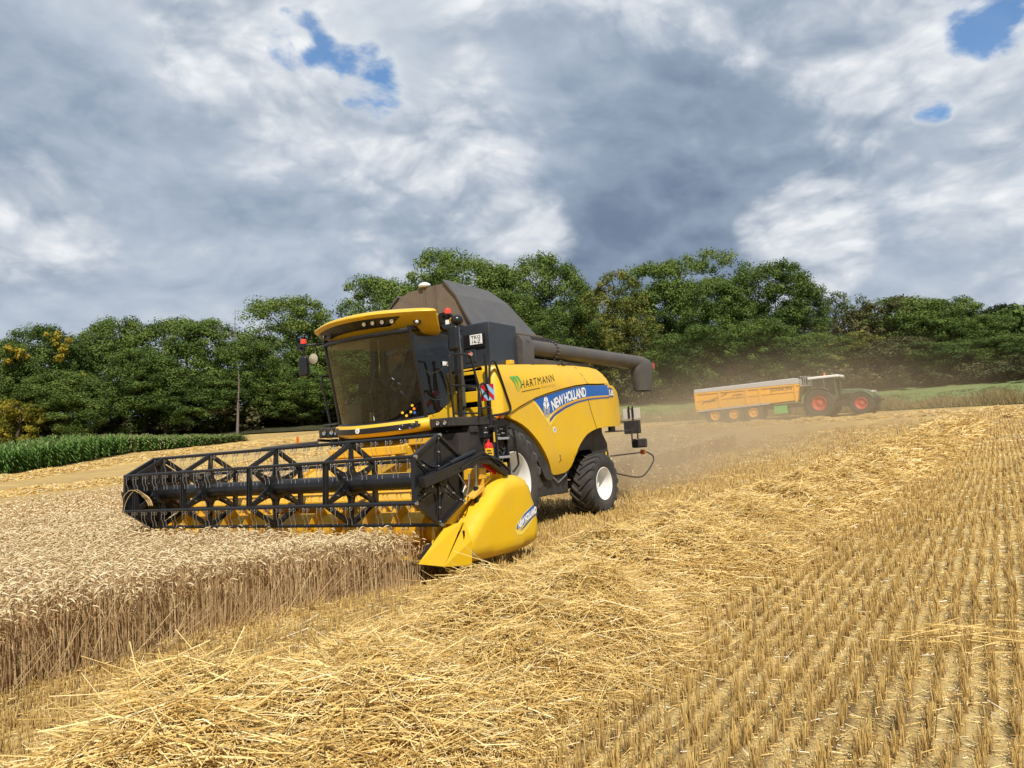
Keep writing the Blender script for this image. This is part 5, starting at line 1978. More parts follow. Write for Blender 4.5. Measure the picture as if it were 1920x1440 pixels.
# ---- loose straw and chaff lying between the rows
VS, QS, RS = [], [], []
base = 0
for d0, d1, dens, wid, L in ((0, 6, 420, .0024, .05), (6, 11, 220, .0034, .065), (11, 22, 50, .006, .12), (22, 45, 8, .012, .3)):
    x0 = CAM.x - d1 * 1.25
    x, y, z, dep = scatter(x0, CAM.x, -3, 26, dens, lambda x, y, dep: (dep >= d0) & (dep < d1) & stubble_zone(x, y))
    n = len(x)
    ln = RNG.gamma(1.4, L / 1.4, n).clip(.015, .6)
    th = RNG.uniform(0, 6.28, n)
    el = RNG.normal(.03, .12, n)
    dv = np.stack([np.cos(th) * np.cos(el), np.sin(th) * np.cos(el), np.sin(el)], -1)
    c = np.stack([x, y, z + RNG.uniform(.006, .05, n) * np.where(RNG.random(n) < .5, .3, 1)], -1)
    V, Q, m_ = prisms(c - dv * ln[:, None] / 2, c + dv * ln[:, None] / 2, wid, wid * .9)
    VS.append(V); QS.append(Q + base); base += len(V)
    RS.append(np.repeat(RNG.uniform(.1, 1, n), m_))
# flat chaff flakes
for d0, d1, dens, sz in ((0, 6, 4200, .0065), (6, 11, 1800, .010), (11, 20, 420, .020)):
    x, y, z, dep = scatter(CAM.x - d1 * 1.25, CAM.x, -3, 22, dens, lambda x, y, dep: (dep >= d0) & (dep < d1) & stubble_zone(x, y) & (RNG.random(len(x)) < np.where(y < 4.6, .12, .45) + .5 * np.sin(x * 1.9 + 2 * np.sin(y * 1.3)) * np.sin(y * 2.7 + x * .6) + .25 * np.sin(x * 9 + y * 13)))
    n = len(x)
    c = np.stack([x, y, z + RNG.uniform(.002, .018, n)], -1)
    th = RNG.uniform(0, 6.28, n)
    a_v = np.stack([np.cos(th), np.sin(th), RNG.normal(0, .35, n)], -1) * (sz * RNG.uniform(.5, 1.8, n))[:, None]
    b_v = np.stack([-np.sin(th), np.cos(th), RNG.normal(0, .35, n)], -1) * (sz * .38 * RNG.uniform(.6, 1.3, n))[:, None]
    V = np.stack([c - a_v, c + b_v, c + a_v, c - b_v], 1).reshape(-1, 3)
    VS.append(V); QS.append(np.arange(n * 4).reshape(-1, 4) + base); base += len(V)
    RS.append(np.repeat(RNG.beta(2.0, 2.4, n) * .92, 4))
# a stray swath of straw across the rows on the right
n = 330
t_ = RNG.uniform(0, 1, n)
x = 5.3 + RNG.normal(0, .16, n) - .9 * t_; y = 8.0 + t_ * 3.4
c = np.stack([x, y, RNG.uniform(.03, .13, n)], -1)
th = RNG.normal(1.75, .35, n); ln = RNG.uniform(.15, .5, n); el = RNG.normal(0, .1, n)
dv = np.stack([np.cos(th) * np.cos(el), np.sin(th) * np.cos(el), np.sin(el)], -1)
V, Q, m_ = prisms(c - dv * ln[:, None] / 2, c + dv * ln[:, None] / 2, .0032, .003)
VS.append(V); QS.append(Q + base); base += len(V); RS.append(np.repeat(RNG.uniform(.1, .65, n), m_))
tag(npmesh('loose_straw', np.concatenate(VS), np.concatenate(QS), STRM, np.concatenate(RS)), 'short straw pieces and chaff lying between the stubble rows', None, kind='stuff')
print('loose verts', base)

# ---- older straw swaths beyond the standing wheat and along the headland
def swath(label, path, wid, hgt, dens, sw_, L):
    P_ = np.array([tuple(p)[:2] for p in catmull([(a, b, 0) for a, b in path], 14)])
    seg = np.linalg.norm(np.diff(P_, axis=0), axis=1)
    tot = seg.sum()
    cum = np.concatenate([[0], np.cumsum(seg)])
    n = int(tot * wid * 2 * dens)
    s_ = RNG.uniform(0, tot, n)
    px_, py_ = np.interp(s_, cum, P_[:, 0]), np.interp(s_, cum, P_[:, 1])
    di = np.clip(np.searchsorted(cum, s_) - 1, 0, len(seg) - 1)
    tx, ty = np.diff(P_[:, 0])[di] / seg[di], np.diff(P_[:, 1])[di] / seg[di]
    o = RNG.normal(0, .45, n).clip(-1, 1) * wid
    lump = 1 + .3 * np.sin(s_ * 1.7) + .2 * np.sin(s_ * 4.3 + o * 3)
    x, y = px_ - ty * o, py_ + tx * o
    z = terrn(x, y) + hgt * (1 - (o / wid) ** 2) * lump * RNG.uniform(.4, 1, n)
    th = np.arctan2(ty, tx) + RNG.normal(0, .9, n)
    ln = RNG.uniform(.5, 1.3, n) * L
    el = RNG.normal(0, .2, n)
    dv = np.stack([np.cos(th) * np.cos(el), np.sin(th) * np.cos(el), np.sin(el)], -1)
    c = np.stack([x, y, z], -1)
    V, Q, m_ = prisms(c - dv * ln[:, None] / 2, c + dv * ln[:, None] / 2, sw_, sw_)
    o = npmesh('straw_swath', V, Q, STRM, np.repeat(RNG.uniform(.15, .95, n), m_))
    tag(o, label, None, kind='stuff')


swath('flattened straw swath between the standing wheat and the maize', [(6, -30), (-8, -33), (-22, -34), (-40, -36)], 1.4, .22, 260, .014, .35)
swath('straw swath running along the foot of the maize', [(0, -40), (-13, -43), (-27, -48), (-41, -45)], 1.5, .25, 240, .015, .4)
swath('straw swath on the headland in front of the trailer', [(-46, -18), (-45, -8), (-44.5, 2), (-42, 14), (-38, 26)], 1.2, .22, 260, .014, .35)
swath('thin straw swath on the headland nearer the windrow', [(-38, 9), (-40, 14), (-38, 22), (-34, 30)], 1.1, .20, 260, .014, .35)

# ---- flying chaff behind the machine
n = 2200
x = -5.0 - RNG.gamma(1.6, 4.0, n)
y = RNG.normal(0, 1.6, n) + .08 * (x + 5)
z = np.abs(RNG.normal(0, .75, n)) * (1 + .05 * (-5 - x)) + .05 + terrn(x, y)
c = np.stack([x, y, z], -1)
dv = RNG.normal(0, 1, (n, 3)); dv /= np.linalg.norm(dv, axis=1, keepdims=True)
ln = RNG.uniform(.008, .03, n)[:, None]
V, Q, m_ = prisms(c - dv * ln, c + dv * ln, .006, .004)
tag(npmesh('flying_chaff', V, Q, STRM, np.repeat(RNG.uniform(.3, 1, n), m_)), 'specks of chaff flying low behind the combine', None, kind='stuff')

# ---- maize block on the left
def corn_variants():
    out = []
    rr = random.Random(3)
    for v in range(6):
        st, lf, ts = MB(), MB(), MB()
        H = rr.uniform(2.1, 2.5)
        st.tube([(0, 0, 0), (0, 0, H)], [.016, .009], 4, cap=False)
        for k in range(10):
            z = .3 + k * (H - .45) / 9
            a = (k % 2) * math.pi + rr.uniform(-.5, .5)
            q = Vector((math.cos(a), math.sin(a), 0))
            Lf = rr.uniform(.45, .75)
            w_ = Vector((-q.y, q.x, 0)) * .05
            P_ = [Vector((0, 0, z)), Vector((0, 0, z)) + q * Lf * .35 + Vector((0, 0, .22)), Vector((0, 0, z)) + q * Lf * .7 + Vector((0, 0, .22)), Vector((0, 0, z)) + q * Lf + Vector((0, 0, -.05 - rr.random() * .15))]
            lf.grid([[p - w_ * f, p + w_ * f] for p, f in zip(P_, (.6, 1, .8, .1))])
        for k in range(4):
            a = rr.uniform(0, 6.28)
            ts.tube([(0, 0, H), (.08 * math.cos(a), .08 * math.sin(a), H + .22)], [.008, .004], 3, cap=False)
        out.append(pack([(st, 0), (lf, 0), (ts, .45)]))
    return out


CORN = [(0, -37), (-13.2, -45.7), (-26, -52.3), (-36.5, -50.8), (-38, -54), (-27, -57.5), (-13, -51.5), (2, -43)]
n = 20000
x, y = RNG.uniform(-44, 4, n), RNG.uniform(-66, -40, n)
rx = np.round(x / .75) * .75
ok = np.array([inside(p, CORN) for p in zip(x, y)])
okv, dep = in_view(x, y, terrn(x, y) + 1)
ok &= okv
x, y = x[ok], y[ok]
n = len(x)
pale = ((x < -26) & (RNG.random(n) < .55)).astype(float) * .42
V, Q, A_ = instances(corn_variants(), RNG.integers(0, 6, n), np.stack([x, y, terrn(x, y)], -1), RNG.uniform(0, 6.28, n), np.stack([RNG.uniform(.9, 1.3, n), RNG.uniform(.52, .74, n) * np.interp(x, [-37, -22], [.30, 1.0])], -1), RNG.uniform(0, .5, n) + pale)
CORNM = attr_mat('maize leaf', [(0, (.08, .17, .03)), (.35, (.145, .27, .05)), (.55, (.21, .30, .08)), (.8, (.34, .33, .14)), (1, (.50, .44, .22))], .5, .25, spec=.4)
tag(npmesh('maize_crop', V, Q, CORNM, A_), 'block of tall green maize at the left edge of the field, paler at its far end', None, kind='stuff')
print('corn verts', len(V))

# ---- dry grass verge and meadow tufts
VS, QS, RS = [], [], []
base = 0
x = RNG.uniform(-62, -44, 30000); y = RNG.uniform(-22, 18, 30000)
bx_ = np.interp(y, [-19.5, -11.7, -4.4, 1, 5.7, 9.9, 17], [-50.3, -51.2, -50.8, -49.7, -48.8, -47.4, -45])
dist_ = bx_ - x
pr_ = np.where(dist_ < 0, 0, np.where(dist_ < 3.0, .9, .10)) * np.where(y < -6, .35, 1.)
ok = RNG.random(len(x)) < pr_
x, y, dist_ = x[ok], y[ok], dist_[ok]
n = len(x)
h = RNG.uniform(.3, .75, n) * np.where(dist_ < 3.0, 1.0, .35) * (1 + .5 * np.sin(y * 1.3) * np.sin(y * .4 + 1))
for k in range(4):
    b0 = np.stack([x + RNG.normal(0, .08, n), y + RNG.normal(0, .08, n), terrn(x, y)], -1)
    tp = b0 + np.stack([RNG.normal(0, .22, n), RNG.normal(0, .22, n), h], -1)
    V, Q, m_ = prisms(b0, tp, .02, .006)
    VS.append(V); QS.append(Q + base); base += len(V)
    g_ = np.where(dist_ < 3, RNG.uniform(.3, 1, n), RNG.uniform(0, .35, n))
    RS.append(np.repeat(g_, m_))
VERGEM = attr_mat('verge grass', [(0, (.07, .12, .03)), (.3, (.14, .15, .05)), (.6, (.30, .22, .09)), (1, (.46, .36, .17))], .8, .2)
tag(npmesh('verge_grass', np.concatenate(VS), np.concatenate(QS), VERGEM, np.concatenate(RS)), 'long dry brown grass along the edge of the meadow', None, kind='stuff')

# ------------------------------------------------------------------ trees
def leaf_mat(name, stops, trans=.22):
    return attr_mat(name, stops, .7, trans, spec=.15, objvar=.34)


LEAF = {
    'broad': leaf_mat('leaf green', [(0, (.040, .070, .016)), (.35, (.080, .128, .028)), (.65, (.13, .188, .040)), (1, (.20, .255, .06))]),
    'pale': leaf_mat('leaf yellow green', [(0, (.045, .062, .014)), (.4, (.115, .135, .03)), (.7, (.21, .21, .045)), (1, (.33, .29, .07))]),
    'thin': leaf_mat('leaf grey green', [(0, (.05, .075, .03)), (.5, (.105, .14, .058)), (1, (.19, .21, .10))]),
    'brown': leaf_mat('leaf brown green', [(0, (.05, .050, .02)), (.5, (.105, .108, .04)), (1, (.19, .155, .07))]),
    'dark': leaf_mat('leaf dark', [(0, (.012, .020, .010)), (.5, (.024, .036, .016)), (1, (.045, .060, .028))]),
    'gold': leaf_mat('leaf gold', [(0, (.09, .10, .014)), (.5, (.23, .20, .022)), (1, (.40, .31, .04))]),
    'bush': leaf_mat('leaf scrub', [(0, (.035, .042, .016)), (.4, (.070, .082, .030)), (.7, (.125, .120, .052)), (1, (.19, .155, .08))]),
}
BARK = mat('bark', (.075, .058, .042), .9, 0, .35, 9, bump=.4)
DEADB = mat('dead grey bark', (.17, .14, .115), .9, 0, .25, 9)


def leaves(clumps, per, size, rng, flat_=.8):
    """many leaf cards in clumps; clumps = [(centre, radius, tone)]"""
    C_ = np.array([c for c, r, t_ in clumps]); Rr_ = np.array([r for c, r, t_ in clumps]); T_ = np.array([t_ for c, r, t_ in clumps])
    n = len(clumps) * per
    idx = np.repeat(np.arange(len(clumps)), per)
    d = rng.normal(0, 1, (n, 3)); d /= np.linalg.norm(d, axis=1, keepdims=True)
    r = rng.random(n) ** .45
    p = C_[idx] + d * (r * Rr_[idx])[:, None] * np.array([1, 1, flat_])
    nrm = d * 1.0 + rng.normal(0, .42, (n, 3)) + np.array([0, 0, .3])
    nrm /= np.linalg.norm(nrm, axis=1, keepdims=True)
    a = np.cross(nrm, rng.normal(0, 1, (n, 3))); a /= np.linalg.norm(a, axis=1, keepdims=True)
    b = np.cross(nrm, a)
    s = size * rng.uniform(.6, 1.35, n)[:, None]
    V = np.stack([p - a * s, p + b * s * .62, p + a * s, p - b * s * .62], 1).reshape(-1, 3)
    Q = np.arange(n * 4).reshape(-1, 4)
    tone = np.clip(T_[idx] + rng.normal(0, .13, n), 0, 1)
    return V, Q, np.repeat(tone, 4)


def crown(seed, H, Wd, base, ncl, per, size, shape='broad', crad=.95):
    rng = np.random.default_rng(seed)
    cl = []
    nl = 9 if shape != 'thin' else 6
    ld = rng.normal(0, 1, (nl, 3)); ld /= np.linalg.norm(ld, axis=1, keepdims=True)
    la = rng.uniform(.12, .42, nl)
    zc, rz = (base + H) / 2, (H - base) / 2
    for i in range(ncl):
        d = rng.normal(0, 1, 3); d[2] += .15; d /= np.linalg.norm(d)
        k = .80 + sum(la[j] * max(0, d @ ld[j]) ** 6 for j in range(nl))
        u = rng.random()
        f = .97 if u < .62 else rng.uniform(.35, .9)
        up = d[2]
        prof = 1.0
        if shape == 'round':
            prof = 1.0
        rxy = Wd / 2 * k * f * (1.0 if up < 0 else 1.0)
        z = zc + rz * k * f * up
        cr_ = crad * rng.uniform(.6, 1.25)
        c = np.array([d[0] * rxy, d[1] * rxy, min(z, H - cr_ * .5)])
        if c[2] < base * .8:
            c[2] = base * .8 + rng.random() * .6
        cl.append((c, cr_, rng.uniform(.18, .78)))
    return leaves(cl, per, size, rng)


def trunk_mb(seed, H, Wd, r=.22, top=.8, dead=False):
    rr = random.Random(seed)
    wig = .15 if dead else 1
    mb = MB()
    pts = [Vector((0, 0, -.3))]
    for i in range(1, 7):
        pts.append(Vector((rr.uniform(-.18, .18) * i * .5 * wig, rr.uniform(-.18, .18) * i * .5 * wig, H * top * i / 6)))
    rad_ = [r * (1 - .14 * i) for i in range(7)]
    mb.tube(pts, rad_, 7)
    nb = 22 if dead else 9
    for i in range(nb):
        z = H * (rr.uniform(.25, .78) if not dead else rr.uniform(.30, .98) * top)
        f = z / (H * top)
        b = pts[min(6, max(0, int(f * 6)))].copy(); b.z = z
        a = rr.uniform(0, 6.28)
        L = Wd * (.38 if not dead else .42 * (1.08 - f)) * rr.uniform(.6, 1.1)
        e = b + Vector((math.cos(a) * L, math.sin(a) * L, L * (.55 if not dead else -.05)))
        m_ = (b + e) / 2 + Vector((0, 0, .12 * L))
        mb.tube([b, m_, e], [r * (.34 if not dead else .16), r * (.24 if not dead else .1), .02], 5)
        if dead:
            for q in range(4):
                s_ = b.lerp(e, .35 + .2 * q)
                a2 = a + rr.choice((-1, 1)) * .9
                mb.tube([s_, s_ + Vector((math.cos(a2) * L * .3, math.sin(a2) * L * .3, -.05))], [.022, .008], 4)
    return mb


PROTO = {}
SPEC = {  # kind: (variants, H, W, base, clumps, per, leaf, shape, clump radius, leaf material)
    'broad': (4, 12, 9, .6, 230, 190, .105, 'broad', 1.0, 'broad'),
    'round': (3, 14, 11, .9, 280, 190, .112, 'round', 1.05, 'broad'),
    'pale': (2, 14, 8, 1.0, 130, 120, .125, 'broad', .85, 'pale'),
    'thin': (2, 13, 6.5, 3.5, 70, 75, .125, 'thin', .85, 'thin'),
    'brown': (1, 8, 7.5, .6, 120, 120, .125, 'broad', .85, 'brown'),
    'dark': (1, 7, 8, .8, 110, 90, .18, 'round', .9, 'dark'),
    'gold': (1, 6, 5.5, .5, 70, 80, .15, 'broad', .75, 'gold'),
}


def tree_proto(kind, v):
    if (kind, v) in PROTO:
        return PROTO[kind, v]
    nv, H, Wd, base_, ncl, per, lf, shp, cr_, lm = SPEC[kind]
    V, Q, A_ = crown(hash_seed(kind, v), H, Wd, base_, ncl, per, lf, shp, cr_)
    o = npmesh('crown', V, Q, LEAF[lm], A_)
    tb = trunk_mb(hash_seed(kind, v) + 1, H, Wd).build('trunk', BARK)
    PROTO[kind, v] = (o.data, tb.data, H, Wd)
    bpy.data.objects.remove(o)
    bpy.data.objects.remove(tb)
    return PROTO[kind, v]


def hash_seed(kind, v):
    return sum(ord(c) * (i + 3) for i, c in enumerate(kind)) * 7 + v * 101


def place_tree(kind, v, x, y, H, Wd, rot, label, group):
    cm, tm, h0, w0 = tree_proto(kind, v)
    r = empty('tree', (x, y, terr(x, y)))
    r.scale = (Wd / w0, Wd / w0, H / h0)
    r.rotation_euler = (0, 0, rot)
    tag(r, label, 'tree', group)
    UPRIGHT.add(r.name)
    for nm, me in (('trunk', tm), ('crown', cm)):
        c = bpy.data.objects.new(nm, me)
        COL.objects.link(c)
        c.parent = r
    return r


GL, GR = 'trees of the wood behind the maize', 'trees of the wood behind the meadow'
TREES = [
    ('broad', 0, -25.3, -71.4, 9.7, 5.6, 'dark tree cut by the left edge of the photo', GL),
    ('broad', 1, -28.5, -69.8, 12.0, 7.4, 'green tree with patches of golden leaves near the left edge', GL),
    ('broad', 2, -35.0, -71.3, 12.5, 8.0, 'deep green tree standing just right of the golden-patched tree', GL),
    ('broad', 3, -35.3, -64.7, 9.1, 8.2, 'low dark tree filling the gap left of the rounded tree', GL),
    ('round', 0, -41.0, -66.2, 12.9, 11.1, 'wide rounded dark tree in the middle of the left wood', GL),
    ('broad', 0, -44.6, -59.3, 9.5, 7.0, 'dark green tree just behind the bare grey trunk', GL),
    ('round', 1, -51.9, -61.7, 14.5, 12.1, 'tallest tree of the left wood, just left of the combine cab', GL),
    ('broad', 1, -59.2, -60.8, 12.1, 10.1, 'green tree showing directly behind the combine cab', GL),
    ('broad', 2, -27.8, -65.2, 7.1, 7.5, 'lower leafy tree in front of the golden-patched tree', GL),
    ('gold', 0, -23.9, -66.0, 4.6, 3.6, 'small tree with yellow autumn leaves at the left edge', GL),
    ('broad', 3, -38.1, -61.5, 6.9, 8.8, 'low spreading tree in front of the wide rounded tree', GL),
    ('round', 2, -48.3, -56.1, 7.0, 8.8, 'low dense tree at the foot of the tallest left tree', GL),
    ('broad', 0, -75.6, -67.3, 19.9, 11.9, 'far dark tree rising left of the white dome on the combine', GR),
    ('broad', 2, -56.1, -52.0, 9.0, 10.5, 'shaded tree seen behind the cab windscreen', GR),
    ('broad', 3, -84.8, -65.8, 22.0, 11.0, 'tall tree above the left flap of the grain tank', GR),
    ('round', 0, -84.2, -56.0, 22.8, 15.3, 'big broad tree rising straight behind the grain tank', GR),
    ('round', 1, -82.5, -43.2, 19.9, 12.7, 'tall bright green tree just right of the grain tank', GR),
    ('broad', 1, -74.4, -44.7, 15.3, 11.3, 'lower tree right behind the grain tank cover', GR),
    ('broad', 0, -72.6, -35.3, 11.4, 8.5, 'shaded tree above the middle of the unloading auger', GR),
    ('pale', 0, -74.8, -30.9, 16.6, 7.9, 'tall yellowish tree between the grain tank and the tallest right tree', GR),
    ('pale', 1, -70.2, -26.1, 11.9, 6.7, 'yellow green tree standing above the auger spout', GR),
    ('round', 2, -81.1, -26.5, 17.9, 12.2, 'tallest dense dome-shaped tree of the right wood', GR),
    ('round', 0, -77.3, -18.5, 14.0, 9.4, 'dense green tree above the left end of the trailer', GR),
    ('broad', 1, -68.6, -18.6, 8.2, 8.6, 'lower leafy tree just behind the left end of the trailer', GR),
    ('round', 1, -81.1, -12.6, 14.0, 10.6, 'tall leafy tree above the middle of the trailer', GR),
    ('broad', 2, -70.4, -12.8, 8.1, 8.4, 'lower green tree just behind the trailer body', GR),
    ('thin', 0, -93.8, -12.3, 13.4, 6.3, 'airy grey green tree peeping out above the right end of the trailer', GR),
    ('thin', 1, -90.4, -7.5, 11.5, 6.6, 'airy pale tree standing alone above the tractor cab', GR),
    ('broad', 3, -72.7, -7.1, 6.2, 7.2, 'low green tree right behind the tractor cab', GR),
    ('brown', 0, -80.8, -2.2, 8.8, 7.6, 'brownish tree above the bonnet of the tractor', GR),
    ('broad', 0, -81.1, 1.4, 8.4, 8.6, 'broad green tree to the right of the brownish tree', GR),
    ('pale', 0, -72.4, -3.0, 5.8, 6.4, 'small yellowish tree behind the tractor bonnet', GR),
    ('brown', 0, -70.7, .5, 4.9, 6.6, 'low brown tree at the meadow edge just right of the tractor', GR),
    ('broad', 2, -83.3, 3.5, 7.6, 8.1, 'green tree in the middle of the low right stretch of wood', GR),
    ('broad', 1, -79.3, 6.2, 5.8, 7.0, 'green tree left of the dark far tree at the right edge', GR),
    ('broad', 3, -71.1, 8.2, 3.9, 6.3, 'low green tree at the meadow edge beneath the dark far tree', GR),
    ('dark', 0, -117.4, 10.0, 7.6, 8.3, 'dark far tree standing above the wood near the right edge', GR),
    ('dark', 0, -120.5, 13.1, 5.6, 7.6, 'dark far tree cut by the right edge of the photo', GR),
    ('broad', 0, -70.0, 4.5, 3.9, 6.4, 'low green tree at the meadow edge midway between tractor and right edge', GR),
    ('broad', 2, -75.2, 10.5, 3.6, 6.0, 'low tree behind the meadow just left of the right edge', GR),
    ('broad', 1, -73.1, 11.5, 3.4, 6.8, 'low tree cut by the right edge above the meadow', GR),
]
for n_, (kind, v, x, y, H, Wd, label, grp) in enumerate(TREES):
    H *= (.975 if grp is GL else .99)
    place_tree(kind, v, x, y, H, Wd * (1.10 if kind != 'thin' else 1.0), n_ * 2.4, label, grp)
# golden leaf patches on the second tree
tr2 = [o for o in COL.objects if o.get('label', '').startswith('green tree with patches')][0]
rng = np.random.default_rng(4)
cl = []
hv = Vector((CAM.x + 28.5, CAM.y + 69.8, 0)).normalized()
sv_ = Vector((-hv.y, hv.x, 0))
for sx, z, n in ((.6, 9.4, 9), (1.0, 8.0, 7), (-2.6, 7.8, 9), (1.6, 6.0, 3)):
    for k in range(n):
        p = hv * (3.9 + rng.normal(0, .3) - abs(sx) * .28 - max(0, z - 8) * .6) + sv_ * (sx + rng.normal(0, .5)) + Vector((0, 0, z + rng.normal(0, .5)))
        cl.append((np.array(p), rng.uniform(.28, .5), rng.uniform(.4, .9)))
V, Q, A_ = leaves(cl, 60, .14, rng)
gp = npmesh('golden_foliage', V, Q, LEAF['gold'], A_)
gp.parent = tr2
gp.matrix_parent_inverse = Matrix.LocRotScale(None, tr2.rotation_euler, tr2.scale).inverted()
# dead conifer
d_ = empty('tree', (-44.1, -62.3, terr(-44.1, -62.3)))
tag(d_, 'bare grey dead conifer between two leafy trees of the left wood', 'tree', GL)
UPRIGHT.add(d_.name)
trunk_mb(77, 13.0, 3.6, .15, 1.0, True).build('trunk', DEADB, d_)
d2 = empty('tree', (-40.2, -56.6, terr(-40.2, -56.6)))
tag(d2, 'slender bare trunk standing at the edge of the left wood', 'tree', GL)
UPRIGHT.add(d2.name)
trunk_mb(31, 6.5, 1.8, .16, 1.0, True).build('trunk', DEADB, d2)

BUSH = []
for v in range(4):
    V, Q, A_ = crown(900 + v, 2.6, 4.6, .15, 46, 80, .13, 'broad', .62)
    o = npmesh('bush', V, Q, LEAF['bush'], A_)
    BUSH.append(o.data)
    bpy.data.objects.remove(o)
BU = [
    (-23.4, -67.9, 2.8, 4.4, 'brownish scrub at the left edge behind the maize'), (-24.6, -64.8, 3.3, 4.3, 'scrub behind the maize under the small yellow tree'),
    (-27.7, -64.5, 2.1, 4.0, 'low scrub behind the maize under the golden-patched tree'), (-31.8, -62.2, 1.9, 3.1, 'small pale bush behind the maize under the low dark tree'),
    (-34.9, -58.8, 2.2, 4.1, 'bush at the maize edge under the wide rounded tree'), (-38.1, -56.5, 2.9, 5.8, 'large olive bush at the foot of the slender bare trunk'),
    (-42.5, -57.3, 2.8, 5.0, 'dark bush just right of the slender bare trunk'), (-45.3, -54.9, 1.9, 6.8, 'wide low bush at the far end of the maize'),
    (-49.0, -53.0, 2.0, 5.2, 'scrub beside the combine under the tallest left tree'), (-50.1, -50.3, 1.9, 4.0, 'scrub seen just under the combine cab'), (-51.3, -49.0, 2.1, 5.2, 'scrub seen behind the front of the combine'),
    (-65.1, -31.9, 4.7, 7.2, 'big bush behind the rear hood of the combine'), (-65.8, -28.3, 4.4, 6.5, 'big bush under the auger spout'),
    (-66.3, -24.8, 3.6, 6.3, 'bush at the meadow edge just right of the auger spout'), (-65.6, -20.9, 4.0, 5.6, 'bush at the meadow edge between auger spout and trailer'),
    (-65.6, -18.1, 3.0, 4.9, 'bush just left of the trailer'), (-65.6, -14.7, 3.6, 5.4, 'bush above the rear end of the trailer'), (-65.4, -11.5, 3.3, 4.7, 'bush above the middle of the trailer'),
    (-66.0, -9.1, 2.6, 4.7, 'bush above the front end of the trailer'), (-65.6, -6.1, 2.9, 4.5, 'bush between the trailer and the tractor cab'), (-66.1, -3.3, 2.6, 5.5, 'bush behind the tractor cab'),
    (-65.4, -.6, 2.3, 5.3, 'bush above the tractor bonnet'), (-64.6, 2.1, 2.1, 4.2, 'bush just right of the tractor at the far meadow edge'), (-64.8, 4.5, 1.9, 4.6, 'second bush to the right of the tractor at the far meadow edge'),
    (-63.9, 6.5, 1.7, 3.6, 'small bush at the far meadow edge beneath the dark far tree'), (-63.9, 8.5, 1.9, 4.4, 'low bush at the far meadow edge near the right edge'), (-62.8, 10.7, 2.2, 4.7, 'bush at the far meadow edge cut by the right edge')]
for n_, (x, y, h, w_, label) in enumerate(BU):
    f = 1.06
    x, y = CAM.x + (x - CAM.x) * f, CAM.y + (y - CAM.y) * f
    o = bpy.data.objects.new('bush', BUSH[n_ % 4])
    COL.objects.link(o)
    o.location = (x, y, terr(x, y) - .05)
    o.scale = (w_ * 1.25 / 4.6, w_ * 1.25 / 4.6, h * .95 / 2.6)
    o.rotation_euler = (0, 0, n_ * 1.7)
    tag(o, label, 'bush', 'bushes along the foot of the woods')
    UPRIGHT.add(o.name)

# shaded undergrowth and saplings filling the wood behind its front row of trees
rng = np.random.default_rng(21)
cl = []
for (ax_, ay_), (bx_, by_), n in (((-20, -80), (-52, -70), 150), ((-52, -70), (-84, -62), 130), ((-74, -50), (-80, -28), 110), ((-80, -28), (-84, 16), 330), ((-48, -62), (-68, -40), 90)):
    for k in range(n):
        u = rng.random()
        x, y = ax_ + (bx_ - ax_) * u + rng.normal(0, 1.6), ay_ + (by_ - ay_) * u + rng.normal(0, 1.6)
        cl.append((np.array([x, y, terr(x, y) + rng.uniform(.1, 5.2)]), rng.uniform(.9, 1.5), rng.uniform(.1, .6)))
V, Q, A_ = leaves(cl, 60, .24, rng)
tag(npmesh('undergrowth', V, Q, LEAF['broad'], A_), 'shaded undergrowth filling the wood behind its front trees', None, kind='stuff')

# ------------------------------------------------------------------ tractor and trailer on the headland
TGRN = mat('tractor green paint', (.045, .12, .055), .4, 0, .1, 4, dust=.3)
TRED = mat('red wheel paint', (.50, .035, .03), .5, 0, .1, 6, dust=.25)
TORA = mat('orange trailer paint', (.84, .41, .010), .45, 0, .08, 2, dust=.15)
TARP = mat('grey tarpaulin', (.42, .42, .43), .7, 0, .08, 3)
LGRN = mat('light green box paint', (.08, .45, .10), .5, 0, .08, 6)
DGLS = glass_mat('tractor cab glass', (.35, .42, .40), .3)


def simple_wheel(parent, c, Rt, w, Rr, rimm, nl=20):
    root = empty('wheel', c, parent)
    mb = MB()
    prof = [(-.42 * w, Rr), (-.5 * w, Rr + .35 * (Rt - Rr)), (-.48 * w, Rt - .06), (-.38 * w, Rt), (.38 * w, Rt), (.48 * w, Rt - .06), (.5 * w, Rr + .35 * (Rt - Rr)), (.42 * w, Rr)]
    mb.lathe(prof, (0, 0, 0), 'y', 40)
    for s in (-1, 1):
        for k in range(nl):
            a = 2 * math.pi * (k + .25 * s) / nl
            p = Vector((math.sin(a) * Rt, 0, math.cos(a) * Rt)); q = Vector((math.sin(a + .18) * Rt, s * .46 * w, math.cos(a + .18) * Rt))
            mb.bar(p, q, .05, .06, p)
    mb.build('tyre', RUB, root, smooth=35)
    mb = MB()
    for s in (-1, 1):
        mb.lathe([(s * .42 * w, Rr), (s * .44 * w, Rr - .03), (s * .30 * w, Rr - .06), (s * .16 * w, Rr * .55), (s * .24 * w, Rr * .35), (s * .30 * w, Rr * .2), (s * .30 * w, .001)], (0, 0, 0), 'y', 28)
        for k in range(8):
            a = 2 * math.pi * k / 8
            mb.box((math.cos(a) * Rr * .62, s * .19 * w, math.sin(a) * Rr * .62), (.05, .03, .05))
    mb.build('rim', rimm, root)
    return root


tz = 1.99
tractor = tag(empty('tractor', (-47.75, -2.0, tz)), 'green tractor with red wheels and a white cab roof pulling the orange trailer', 'tractor')
tractor.rotation_euler = (0, 0, R(90) - math.atan2(.22, 2.6))


def tp_(mb, name, m, par=None, **k):
    return mb.build(name, m, par or tractor, **k)


